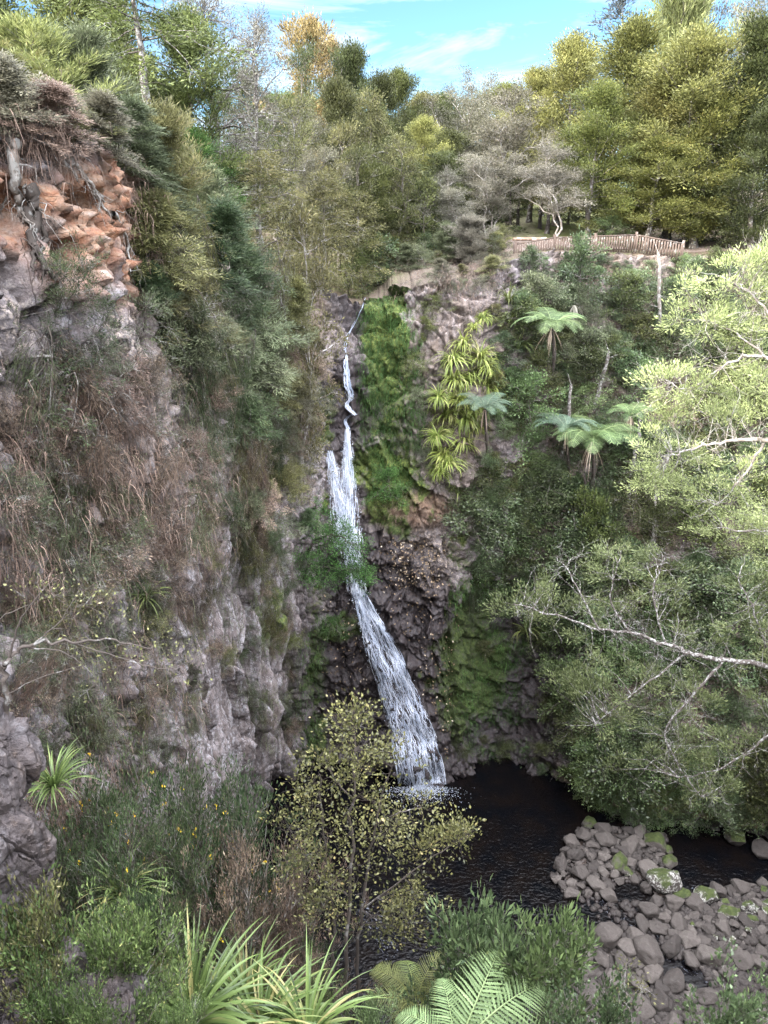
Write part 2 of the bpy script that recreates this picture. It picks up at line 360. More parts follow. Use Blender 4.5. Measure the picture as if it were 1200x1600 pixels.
redb = np.clip(red + blob(640, 795, 60, 24) * .7 + blob(20, 330, 40, 60) * .5, 0, 1)
lich = np.clip(leftw * (.55 + .45 * blob(350, 1050, 120, 260, .8)) + blob(650, 540, 60, 120, 1.2) * .4 + blob(660, 430, 70, 40) * .25, 0, 1) * (1 - .6 * redb)
pale = np.clip(blob(640, 880, 75, 60, .7) * .9 + blob(20, 560, 60, 120) * .4 + blob(190, 520, 40, 50) * .6, 0, 1)
hbig = np.clip(.5 + (colr * leftw + blk * (1 - leftw)) * .9 + sml * 1.2 + tny * 3, 0, 1)

def rockmat():
    m, nt = newmat('gorge_rock'); g = NT(nt); co = g.pos()
    nb = g.noise(co, .8, 6, .6); nf = g.noise(co, 5, 6, .65); nv = g.noise(g.scale(co, (1.6, 1.6, .28)), 2.2, 6, .65, .4); sp = g.noise(co, 11, 4, .7)
    base = g.ramp(nb, [(.28, (.04, .036, .038)), (.5, (.108, .096, .097)), (.72, (.215, .2, .205))])
    base = g.mix(g.math('MULTIPLY', nf, .85), base, g.ramp(nf, [(.3, (.05, .04, .042)), (.7, (.33, .28, .275))]))
    base = g.mix(g.ramp(nv, [(.36, .6), (.52, 0)]), base, (.07, .052, .042))
    # pale crusts
    lf = g.math('MULTIPLY', g.attr('lich'), g.ramp(g.math('ADD', g.math('MULTIPLY', nv, .55), g.math('MULTIPLY', sp, .5)), [(.545, 0), (.62, 1)]))
    base = g.mix(g.math('MULTIPLY', lf, .45), base, (.4, .405, .43))
    base = g.mix(g.math('MULTIPLY', g.attr('pale'), g.ramp(sp, [(.5, 0), (.6, .85)])), base, (.52, .42, .33))
    vc = g.n('ShaderNodeTexVoronoi', feature='DISTANCE_TO_EDGE'); vd = g.n('ShaderNodeVectorMath', operation='ADD'); g.set(vd.inputs[0], g.scale(co, (1, 1, .4))); wn = g.n('ShaderNodeTexNoise'); g.set(wn.inputs['Vector'], co); wn.inputs['Scale'].default_value = 3; wv = g.n('ShaderNodeVectorMath', operation='SCALE'); g.set(wv.inputs[0], wn.outputs['Color']); wv.inputs['Scale'].default_value = .25; g.set(vd.inputs[1], wv.outputs[0]); g.set(vc.inputs['Vector'], vd.outputs[0]); vc.inputs['Scale'].default_value = 2.6
    crk = g.ramp(vc.outputs[0], [(0, 1), (.035, 0)]); gr2 = g.noise(co, 38, 4, .7)
    base = g.mix(g.math('MULTIPLY', crk, .75), base, (.022, .018, .016)); base = g.mix(.5, base, g.mix(1.0, base, g.ramp(gr2, [(.3, .35), (.5, 1), (.7, 1.7)]), 'MULTIPLY'))
    # red weathered rock
    rn = g.noise(g.scale(co, (1, 1, 3)), 2.5, 6, .7)
    rc = g.ramp(rn, [(.25, (.09, .04, .026)), (.42, (.26, .115, .06)), (.54, (.33, .2, .125)), (.75, (.42, .35, .3))])
    base = g.mix(g.math('MULTIPLY', g.attr('red'), g.ramp(nf, [(.25, .35), (.6, .95)])), base, rc)
    so = g.ramp(nf, [(.3, (.05, .036, .024)), (.55, (.12, .085, .055)), (.75, (.2, .155, .1))])
    base = g.mix(g.math('MULTIPLY', g.attr('soil'), g.ramp(nb, [(.3, .95), (.62, .45)])), base, so)
    wt = g.attr('wet')
    base = g.mix(g.math('MULTIPLY', wt, .93), base, g.ramp(sp, [(.3, (.011, .009, .012)), (.55, (.024, .019, .02)), (.68, (.055, .037, .028)), (.8, (.11, .075, .055))]))  # dark tone of wet rock, also carries the shade painted into the recess
    ms = g.math('MULTIPLY', g.attr('moss'), 1.0)
    mn = g.noise(co, 2.6, 8, .75); mf = g.ramp(g.math('ADD', g.math('MULTIPLY', ms, .5), g.math('MULTIPLY', mn, .6)), [(.6, 0), (.72, 1)])
    mc = g.ramp(g.noise(co, 9, 5, .7), [(.3, (.018, .035, .008)), (.5, (.055, .075, .018)), (.72, (.16, .18, .04))]); mc = g.mix(g.math('MULTIPLY', g.attr('wet'), .75), mc, g.ramp(g.noise(co, 9, 5, .7), [(.3, (.008, .013, .004)), (.55, (.022, .034, .009)), (.75, (.05, .07, .018))]))
    base = g.mix(mf, base, mc)
    p = g.n('ShaderNodeBsdfPrincipled'); g.set(p.inputs['Base Color'], base)
    g.set(p.inputs['Roughness'], g.math('SUBTRACT', .92, g.math('MULTIPLY', g.math('MULTIPLY', wt, .5), g.math('SUBTRACT', 1, mf))))
    p.inputs['Specular IOR Level'].default_value = .3
    v = g.n('ShaderNodeTexVoronoi', feature='DISTANCE_TO_EDGE'); g.set(v.inputs['Vector'], g.scale(co, (1, 1, .5))); v.inputs['Scale'].default_value = 5
    cr = g.ramp(v.outputs[0], [(0, 0), (.06, 1)])
    hh = g.math('ADD', g.math('ADD', g.math('MULTIPLY', g.noise(co, 12, 8, .7), 1.0), g.math('MULTIPLY', cr, .12)), g.math('MULTIPLY', crk, -.35))
    bp = g.n('ShaderNodeBump', i_Strength=.8, i_Distance=.055); g.set(bp.inputs['Height'], hh); g.set(p.inputs['Normal'], bp.outputs[0])
    g.out(p.outputs[0]); return m
def groundmat():
    m, nt = newmat('forest_floor'); g = NT(nt); co = g.pos()
    n = g.noise(co, 1.1, 6, .65); f = g.noise(co, 14, 5, .7)
    c = g.ramp(n, [(.3, (.04, .03, .02)), (.5, (.08, .06, .04)), (.6, (.05, .06, .022)), (.75, (.07, .09, .03))])
    c = g.mix(g.math('MULTIPLY', f, .6), c, g.ramp(f, [(.35, (.025, .02, .014)), (.7, (.13, .1, .066))]))
    pa = g.attr('path'); c = g.mix(g.ramp(g.math('ADD', pa, g.math('MULTIPLY', f, .25)), [(.5, 0), (.7, 1)]), c, g.ramp(f, [(.3, (.1, .075, .06)), (.7, (.19, .15, .13))]))
    gr = g.attr('lawn'); c = g.mix(g.math('MULTIPLY', gr, g.ramp(n, [(.35, .5), (.6, 1)])), c, g.ramp(f, [(.3, (.07, .11, .02)), (.7, (.17, .2, .05))]))
    rk = g.attr('rocky'); c = g.mix(g.math('MULTIPLY', rk, g.ramp(n, [(.35, 1), (.62, .5)])), c, g.ramp(f, [(.3, (.045, .035, .03)), (.55, (.11, .088, .078)), (.75, (.22, .195, .18))]))
    p = g.n('ShaderNodeBsdfPrincipled'); g.set(p.inputs['Base Color'], c); p.inputs['Roughness'].default_value = .95; p.inputs['Specular IOR Level'].default_value = .15
    bp = g.n('ShaderNodeBump', i_Strength=.8, i_Distance=.08); g.set(bp.inputs['Height'], f); g.set(p.inputs['Normal'], bp.outputs[0])
    g.out(p.outputs[0]); return m
def bedmat():
    m, nt = newmat('river_bed'); g = NT(nt); co = g.pos(); f = g.noise(co, 9, 6, .7)
    c = g.ramp(f, [(.3, (.012, .009, .008)), (.55, (.04, .028, .022)), (.75, (.09, .065, .05))])
    p = g.n('ShaderNodeBsdfPrincipled'); g.set(p.inputs['Base Color'], c); p.inputs['Roughness'].default_value = .6
    v = g.n('ShaderNodeTexVoronoi'); g.set(v.inputs['Vector'], co); v.inputs['Scale'].default_value = 4
    bp = g.n('ShaderNodeBump', i_Strength=1, i_Distance=.15, invert=True); g.set(bp.inputs['Height'], v.outputs[0]); g.set(p.inputs['Normal'], bp.outputs[0])
    g.out(p.outputs[0]); return m
ROCK = rockmat(); FLOOR = groundmat(); BED = bedmat()
attrs_all = dict(moss=moss, wet=wet, soil=soil, red=redb, lich=lich, pale=pale)
cidx = [0] + [int(np.argmin(np.abs(SID - s))) for s in (9.6, 15.6)] + [NC - 1]
for nm, lab, a, b in (('cliff_face', None, cidx[0], cidx[1]), ('waterfall_cliff', None, cidx[1], cidx[2]), ('forested_slope', None, cidx[2], cidx[3])):
    mb = MB(); sub = Gd[a:b + 1]; mb.add(sub, gridq(b + 1 - a, NR)); sel = (np.arange(NC)[:, None] * NR + np.arange(NR))[a:b + 1].ravel()
    ob = mb.build(nm, ROCK, smooth=False, attrs={k: x[sel] for k, x in attrs_all.items()}); tag(ob, kind='structure')
px_, py__, _ = proj(q)
lawn = .45 * ((px_ > 795) & (px_ < 960) & (py__ < 372) & (q[:, 1] > 40) & (q[:, 1] < 80)) * 1.0 + np.exp(-((px_ - 560) / 60) ** 2 - ((py__ - 425) / 14) ** 2)
pathm = np.exp(-((q[:, 0] - (7.2 + (q[:, 1] - 40) * .10)) / 1.5) ** 2) * ((q[:, 1] > 38.6) & (q[:, 1] < 62) & (q[:, 0] > 5))
pathm = np.maximum(pathm, np.exp(-((q[:, 1] - 40.2) / .8) ** 2) * ((q[:, 0] > 6) & (q[:, 0] < 18)))
rocky = np.exp(-((q[:, 0] - 3) / 3.2) ** 2) * (q[:, 1] < 40) * (q[:, 1] > 32) + ((q[:, 0] < -4) & (q[:, 1] < 20) & (q[:, 1] > 5)) * .6
mb = MB(); mb.add(q, gridq(len(cs), len(EXT) + 1)); ob = mb.build('ground', FLOOR, smooth=True, attrs=dict(lawn=np.clip(lawn, 0, 1), path=pathm, rocky=np.clip(rocky, 0, 1))); tag(ob, kind='structure')
mb = MB(); mb.add(B, gridq(190, 170)); tag(mb.build('river_bed', BED, smooth=True), kind='structure')
z0 = np.zeros(len(NB)); mb = MB(); mb.add(NB, gridq(300, 260)); tag(mb.build('near_hillside', FLOOR, smooth=True, attrs=dict(lawn=z0, path=z0, rocky=z0 + .25)), kind='structure')
# ray caster over the terrain, for setting plants and rocks down on it
_tv = np.concatenate([Gd[::2, ::2].reshape(-1, 3), q, B, NB]); a2, b2 = Gd[::2, ::2].shape[:2]
_tf = np.concatenate([gridq(a2, b2), gridq(len(cs), len(EXT) + 1, a2 * b2), gridq(190, 170, a2 * b2 + len(q)), gridq(300, 260, a2 * b2 + len(q) + len(B))])
BVH = BVHTree.FromPolygons(_tv.tolist(), _tf.tolist())
CAMV = Vector(CAM)
def hit(px, py, amin=2.0):
    d = Vector(ray(px, py)).normalized(); p, n, i, t = BVH.ray_cast(CAMV + d * amin, d)
    if p is None: return None, None
    n = np.array(n); n = n if n @ np.array(d) < 0 else -n
    return np.array(p), n
def ground_z(x, y, top=60):
    p, n, i, t = BVH.ray_cast(Vector((x, y, top)), Vector((0, 0, -1))); return p[2] if p is not None else 0.0
# ------------------------------------------------------------------ water
def poolmat():
    m, nt = newmat('pool_water'); g = NT(nt); co = g.pos()
    n = g.noise(g.scale(co, (1, 1.3, 1)), 5, 4, .55, .6); n2 = g.noise(co, 1.1, 3, .5)
    p = g.n('ShaderNodeBsdfPrincipled'); g.set(p.inputs['Base Color'], g.mix(g.ramp(n2, [(.35, 0), (.7, 1)]), (.0018, .002, .0028), (.0045, .0032, .0028)))
    p.inputs['Roughness'].default_value = .06; p.inputs['IOR'].default_value = 1.33; p.inputs['Specular IOR Level'].default_value = .3
    bp = g.n('ShaderNodeBump', i_Strength=.6, i_Distance=.06); g.set(bp.inputs['Height'], n); g.set(p.inputs['Normal'], bp.outputs[0])
    g.out(p.outputs[0]); return m
def whitemat():
    m, nt = newmat('falling_water'); g = NT(nt)
    v = g.attr('var'); c = g.ramp(v, [(0, (.2, .245, .33)), (.6, (.42, .47, .57)), (1, (.76, .79, .85))])
    p = g.n('ShaderNodeBsdfPrincipled'); g.set(p.inputs['Base Color'], c); p.inputs['Roughness'].default_value = .35; p.inputs['Specular IOR Level'].default_value = .3
    t = g.n('ShaderNodeBsdfTranslucent'); g.set(t.inputs[0], c); mx = g.n('ShaderNodeMixShader'); mx.inputs[0].default_value = .25
    g.set(mx.inputs[1], p.outputs[0]); g.set(mx.inputs[2], t.outputs[0]); g.out(mx.outputs[0]); return m
def filmmat(name, cov, sx):
    """thin sheet of water: broken white film with clear gaps that run along the flow"""
    m, nt = newmat(name); g = NT(nt); u = g.attr('u'); w = g.attr('w')
    vec = g.n('ShaderNodeCombineXYZ'); g.set(vec.inputs[0], g.math('MULTIPLY', u, sx)); g.set(vec.inputs[1], w)
    n = g.noise(vec, 1.0, 5, .62, .3); e = g.attr('edge')
    f = g.ramp(g.math('SUBTRACT', n, g.math('MULTIPLY', e, .3)), [(cov, 0), (cov + .1, .85)])
    p = g.n('ShaderNodeBsdfPrincipled'); g.set(p.inputs['Base Color'], g.ramp(n, [(.4, (.34, .39, .48)), (.65, (.7, .74, .8))])); p.inputs['Roughness'].default_value = .4
    t = g.n('ShaderNodeBsdfTransparent'); mx = g.n('ShaderNodeMixShader'); g.set(mx.inputs[0], f); g.set(mx.inputs[1], t.outputs[0]); g.set(mx.inputs[2], p.outputs[0]); g.out(mx.outputs[0]); return m
POOL = poolmat(); WHITE = whitemat()
mb = MB(); wx = np.linspace(-10, 26, 60); wy = np.linspace(8, 34, 50); WX, WY = np.meshgrid(wx, wy, indexing='ij')
mb.add(np.stack([WX, WY, np.zeros_like(WX)], -1), gridq(60, 50)); tag(mb.build('pool_water', POOL, smooth=True), kind='structure')
rs = np.random.RandomState(7)
def onrock(px, py, lift=.08):
    p, n = hit(px, py); return p + n * lift
def flow(mb, L, Rr, n, seg, w, lift, rs, lo=.04, hi=.3, bias=None, vlo=.2):
    """strands that run down between a left and a right pixel polyline laid on the rock"""
    L = np.array(L, float); Rr = np.array(Rr, float); K = 40; s = np.linspace(0, 1, K); U = np.linspace(0, 1, 15)
    def al(P, s):
        t = np.linspace(0, 1, len(P)); return np.stack([np.interp(s, t, P[:, 0]), np.interp(s, t, P[:, 1])], -1)
    a = al(L, s); b = al(Rr, s); grid = np.zeros((K, 15, 3))
    for i in range(K):
        for j, u in enumerate(U):
            c = a[i] * (1 - u) + b[i] * u; grid[i, j] = onrock(c[0], c[1], lift)
    # keep the sheet smooth where the rock is rough
    for _ in range(2):
        g2 = grid.copy(); g2[1:-1] = (grid[:-2] + grid[1:-1] * 2 + grid[2:]) / 4; g2[:, 1:-1] = (g2[:, :-2] + g2[:, 1:-1] * 2 + g2[:, 2:]) / 4; grid = g2
    grid[..., 1] -= .1
    def G_(s, u):
        x = np.clip(s, 0, .999) * (K - 1); y = np.clip(u, 0, .999) * 14; i = x.astype(int); j = y.astype(int); f = (x - i)[..., None]; h = (y - j)[..., None]
        return grid[i, j] * (1 - f) * (1 - h) + grid[i + 1, j] * f * (1 - h) + grid[i, j + 1] * (1 - f) * h + grid[i + 1, j + 1] * f * h
    m = 6; s0 = rs.uniform(-.05, 1, n); ln = rs.uniform(lo, hi, n) * rs.uniform(.4, 1, n); u0 = rs.uniform(0, 1, n)
    if bias is not None:
        keep = bias(s0 + ln / 2, u0) > rs.uniform(0, 1, n); s0, ln, u0 = s0[keep], ln[keep], u0[keep]; n = len(s0)
    S = s0[:, None] + ln[:, None] * np.linspace(0, 1, m); Uu = u0[:, None] + np.cumsum(rs.normal(size=(n, m)) * .022, 1)
    P = G_(S, Uu); P[..., 1] -= rs.uniform(0, .12, (n, 1)); prof = np.array([.15, .8, 1, .9, .6, .05])
    blades(mb, P, np.broadcast_to(unit(np.array([1., .25, 0])), (n, 3)), w * rs.uniform(.3, 1.2, (n, 1)) * prof, rs.uniform(vlo, 1, n))
    return grid
def drops(mb, pos, size, rs):
    n = len(pos); a = rsph(rs, n); b = unit(np.cross(a, rsph(rs, n))); sz = (size * rs.uniform(.4, 1.3, n))[:, None]
    V = np.stack([pos - a * sz, pos + b * sz * .7, pos + a * sz * 1.3, pos - b * sz * .7], 1); mb.add(V, np.arange(n * 4).reshape(n, 4), np.repeat(rs.uniform(.4, 1, n), 4))
def sheet(name, grid, mat, su, sw, off=.03):
    a, b = grid.shape[:2]; g = grid.copy(); g[..., 1] += off
    u = np.tile(np.linspace(0, 1, b), a) * su; w = np.repeat(np.linspace(0, 1, a), b) * sw; e = np.tile(np.abs(np.linspace(-1, 1, b)) ** 4, a)
    mb = MB(); mb.add(g, gridq(a, b)); return mb.build(name, mat, smooth=True, attrs=dict(u=u, w=w, edge=e))
# lower cascade
mbw = MB()
def gaps(s, u):
    d1 = ((s - .42) / .13) ** 2 + ((u - .55 + (s - .42) * .3) / .16) ** 2; d2 = ((s - .68) / .1) ** 2 + ((u - .48) / .1) ** 2
    edge = 1 - np.abs(u * 2 - 1) ** 6 * .6
    st = .55 + .45 * np.sin(u * 37 + 3 * np.sin(s * 5)) * np.sin(s * 17 + u * 11)
    return np.clip(edge * (1 - .93 * np.exp(-d1) - .6 * np.exp(-d2)) * np.clip(st * 1.1, 0, 1), 0, 1)
Lp = [(548,915),(558,945),(572,1010),(597,1090),(612,1150),(624,1225)]; Rp = [(569,918),(586,945),(622,1010),(657,1090),(682,1150),(698,1222)]
g1_ = flow(mbw, Lp, Rp, 4600, 6, .024, .12, rs, .03, .13, gaps)
n = 3400; s_ = rs.uniform(0, 1, n); u_ = rs.uniform(0, 1, n); ii = (s_ * 38).astype(int); jj = (u_ * 14).astype(int); pp = g1_[ii, jj] + rs.normal(size=(n, 3)) * np.array([.12, .08, .15]) - np.array([0, .12, 0])
keep = gaps(s_, u_) > rs.uniform(0, 1, n); drops(mbw, pp[keep], .026, rs)
# foam where it lands
n = 3000; c0 = atz(655, 1228, .05); th = rs.uniform(0, 2 * math.pi, n); rr = np.abs(rs.normal(size=n)); pp = np.stack([c0[0] + np.cos(th) * rr * 1.0 + .1, c0[1] - .1 - np.abs(np.sin(th)) * rr * .55, np.abs(rs.normal(size=n)) * .16 * np.exp(-rr)], 1) + .02
drops(mbw, pp, .024, rs)
fallo = empty('waterfall', c0); tag(fallo, kind='structure')
def under_(o, par):
    o.parent = par; o.location = -np.array(par.location); return o
under_(mbw.build('lower_cascade', WHITE), fallo)
FILM = filmmat('cascade_film', .63, 16); under_(sheet('cascade_sheet', g1_, FILM, 2.2, 9), fallo)
# upper thread: a narrow chute that winds down the rock
mbu = MB()
TH = [(575,455,4),(568,474,5),(552,505,4),(543,528,7),(537,545,8),(540,560,7),(539,585,7),(546,603,8),(548,622,7),(545,632,6),(554,643,6),(555,648,6),(543,655,7),(543,672,8)]
pth = np.array([onrock(a, b, .10) for a, b, w in TH]); wd = np.array([w for *_, w in TH]) / 1155 * 26
pth = catmull(pth, [5] * (len(TH) - 1)); wd = catmull(wd[:, None], [5] * (len(TH) - 1))[:, 0]
pth[:, 1] -= .12; KK = len(pth)
for k in range(52):
    off = rs.normal(size=(1, 1)) * .33; a = int((KK - 6) * rs.uniform(0, 1) ** .6); b = min(KK, a + rs.randint(6, 18))
    P = pth[a:b][None] + (off * wd[a:b][None])[..., None] * np.array([1, .2, .1]) + rs.normal(size=(1, b - a, 3)) * .015
    P[..., 1] -= rs.uniform(0, .08); blades(mbu, P, np.array([[1, .2, 0.]]), (wd[a:b] * rs.uniform(.08, .3))[None], rs.uniform(.1, 1))
# free-falling veils
def veil(mb, top, bot, wt, wb, n, Y0, Y1, rs, nd):
    m = 5; s0 = rs.uniform(0, 1, n) ** 1.15; ln = rs.uniform(.03, .16, n); S = np.clip(s0[:, None] + ln[:, None] * np.linspace(0, 1, m), 0, 1.04); u = np.clip(rs.normal(size=(n, 1)) * .42, -1, 1)
    X = top[0] * (1 - S) + bot[0] * S + u * (wt * (1 - S) + wb * S) * .5; Yp = top[1] * (1 - S) + bot[1] * S
    flat = np.array([at(x, y, Y0 * (1 - s) + Y1 * s) for x, y, s in zip(X.ravel(), Yp.ravel(), S.ravel())]).reshape(n, m, 3)
    flat[..., 1] += rs.normal(size=(n, 1)) * .1
    blades(mb, flat, np.broadcast_to(np.array([1, 0, 0.]), (n, 3)), .022 * rs.uniform(.3, 1.2, (n, 1)) * np.array([.2, .9, 1, .7, .1]), rs.uniform(.3, 1, n))
    s0 = rs.uniform(.1, 1.05, nd); u = np.clip(rs.normal(size=nd) * .5, -1.2, 1.2); P = np.array([at(top[0] * (1 - s) + bot[0] * s + uu * (wt * (1 - s) + wb * s) * .5, top[1] * (1 - s) + bot[1] * s, Y0 * (1 - s) + Y1 * s) for s, uu in zip(s0, u)])
    P[:, 1] += rs.normal(size=nd) * .15; drops(mb, P, .02, rs)
veil(mbu, (543, 668), (542, 850), 9, 46, 520, 31.2, 30.6, rs, 2200)
veil(mbu, (515, 704), (540, 850), 10, 40, 430, 30.8, 30.5, rs, 1700)
veil(mbu, (545, 820), (558, 925), 40, 30, 420, 30.7, 30.6, rs, 900)
under_(mbu.build('upper_fall', WHITE), fallo)
def veil_sheet(name, top, bot, wt, wb, Y0, Y1, mat):
    S_ = np.linspace(0, 1, 30); U_ = np.linspace(-1, 1, 9); g = np.array([[at(top[0] * (1 - s) + bot[0] * s + u * (wt * (1 - s) + wb * s) * .62, top[1] * (1 - s) + bot[1] * s, Y0 * (1 - s) + Y1 * s - .1 * (1 - u * u)) for u in U_] for s in S_])
    under_(sheet(name, g, mat, 2.0, 7, .02), fallo)
VF = filmmat('veil_film', .5, 7)
veil_sheet('veil_sheet', (543, 668), (542, 850), 10, 50, 31.2, 30.6, VF); veil_sheet('veil_sheet', (515, 704), (540, 850), 12, 44, 30.8, 30.5, VF); veil_sheet('veil_sheet', (543, 815), (558, 925), 40, 34, 30.7, 30.6, VF)
nf_ = 14; a_ = np.linspace(0, 2 * math.pi, 40); rr_ = np.linspace(.05, 1, nf_); g = np.stack([c0[0] + .1 + np.cos(a_)[:, None] * rr_ * 2.3, c0[1] - .2 + np.sin(a_)[:, None] * rr_ * 1.3, np.full((40, nf_), .012)], -1)
mb = MB(); mb.add(g, gridq(40, nf_)); FO = filmmat('pool_foam', .5, 1); o_ = mb.build('foam_sheet', FO, smooth=True, attrs=dict(u=np.repeat(np.cos(a_) * 9, nf_) * np.tile(rr_, 40), w=np.repeat(np.sin(a_) * 9, nf_) * np.tile(rr_, 40), edge=np.tile(rr_ ** 1.0 * 1.0, 40))); under_(o_, fallo)
# small side spill seen through the trees
mbs = MB(); veil(mbs, (430, 512), (428, 530), 14, 20, 90, 29.2, 29.0, rs, 120); under_(mbs.build('side_spill', WHITE), fallo)
# stream across the top and the riffle below the boulders
def sheet_poly(name, ctr, wid, z, mat, off=.012):
    ctr = np.array(ctr, float); n = len(ctr); c = catmull(ctr, [8] * (n - 1)); w = catmull(np.array(wid, float)[:, None], [8] * (n - 1))[:, 0]
    t = unit(np.gradient(c, axis=0)); s = np.stack([t[:, 1], -t[:, 0], 0 * t[:, 0]], 1); U = np.linspace(-1, 1, 9)
    g = c[:, None, :] + s[:, None, :] * (w[:, None] * U[None])[..., None]; mb = MB(); mb.add(g, gridq(len(c), 9)); return g, mb
def rifflemat():
    m, nt = newmat('stream_riffle'); g = NT(nt); u = g.attr('u'); w = g.attr('w')
    vec = g.n('ShaderNodeCombineXYZ'); g.set(vec.inputs[0], g.math('MULTIPLY', u, 9.0)); g.set(vec.inputs[1], g.math('MULTIPLY', w, 5.5)); n = g.noise(vec, 1.0, 6, .65, .8)
    f = g.ramp(n, [(.6, 0), (.72, .75)]); p = g.n('ShaderNodeBsdfPrincipled'); g.set(p.inputs['Base Color'], g.mix(f, (.008, .008, .012), (.5, .54, .62)))
    p.inputs['Roughness'].default_value = .15; p.inputs['IOR'].default_value = 1.33
    bp = g.n('ShaderNodeBump', i_Strength=.9, i_Distance=.12); g.set(bp.inputs['Height'], n); g.set(p.inputs['Normal'], bp.outputs[0])
    ed_ = g.math('ABSOLUTE', g.math('SUBTRACT', u, 1.0)); al = g.ramp(g.math('ADD', ed_, g.math('MULTIPLY', g.noise(g.pos(), 3.5, 4, .6), .9)), [(.85, 1), (1.15, 0)])
    tr = g.n('ShaderNodeBsdfTransparent'); mx = g.n('ShaderNodeMixShader'); g.set(mx.inputs[0], g.math('MULTIPLY', al, g.ramp(n, [(.5, 0), (.62, 1)]))); g.set(mx.inputs[1], tr.outputs[0]); g.set(mx.inputs[2], p.outputs[0]); g.out(mx.outputs[0]); return m
RIF = rifflemat()
def stream(name, pts, wid):
    g, mb = sheet_poly(name, pts, wid, 0, RIF); a, b = g.shape[:2]
    return tag(mb.build(name, RIF, smooth=True, attrs=dict(u=np.tile(np.linspace(0, 2, b), a), w=np.repeat(np.linspace(0, a / 8, a), b))), kind='structure')
stream('stream', [atz(935, 1395, .012), atz(950, 1420, .014), atz(985, 1445, .016), atz(1030, 1470, .02), atz(1060, 1500, .016), atz(1110, 1530, .012)], [.4, .45, .5, .75, .8, .7])
stream('stream', [atz(1088, 1385, .012), atz(1078, 1410, .014), atz(1066, 1440, .016), atz(1048, 1468, .018)], [.3, .3, .4, .5])
stream('stream', [atz(560, 1415, .03), atz(585, 1440, .05), atz(600, 1470, .05), atz(610, 1500, .04)], [.8, .9, .9, .8])
tp = [onrock(640, 442, .05), onrock(612, 447, .05), onrock(590, 446, .05), onrock(574, 455, .05)]
stream('stream', tp, [.35, .3, .3, .2])
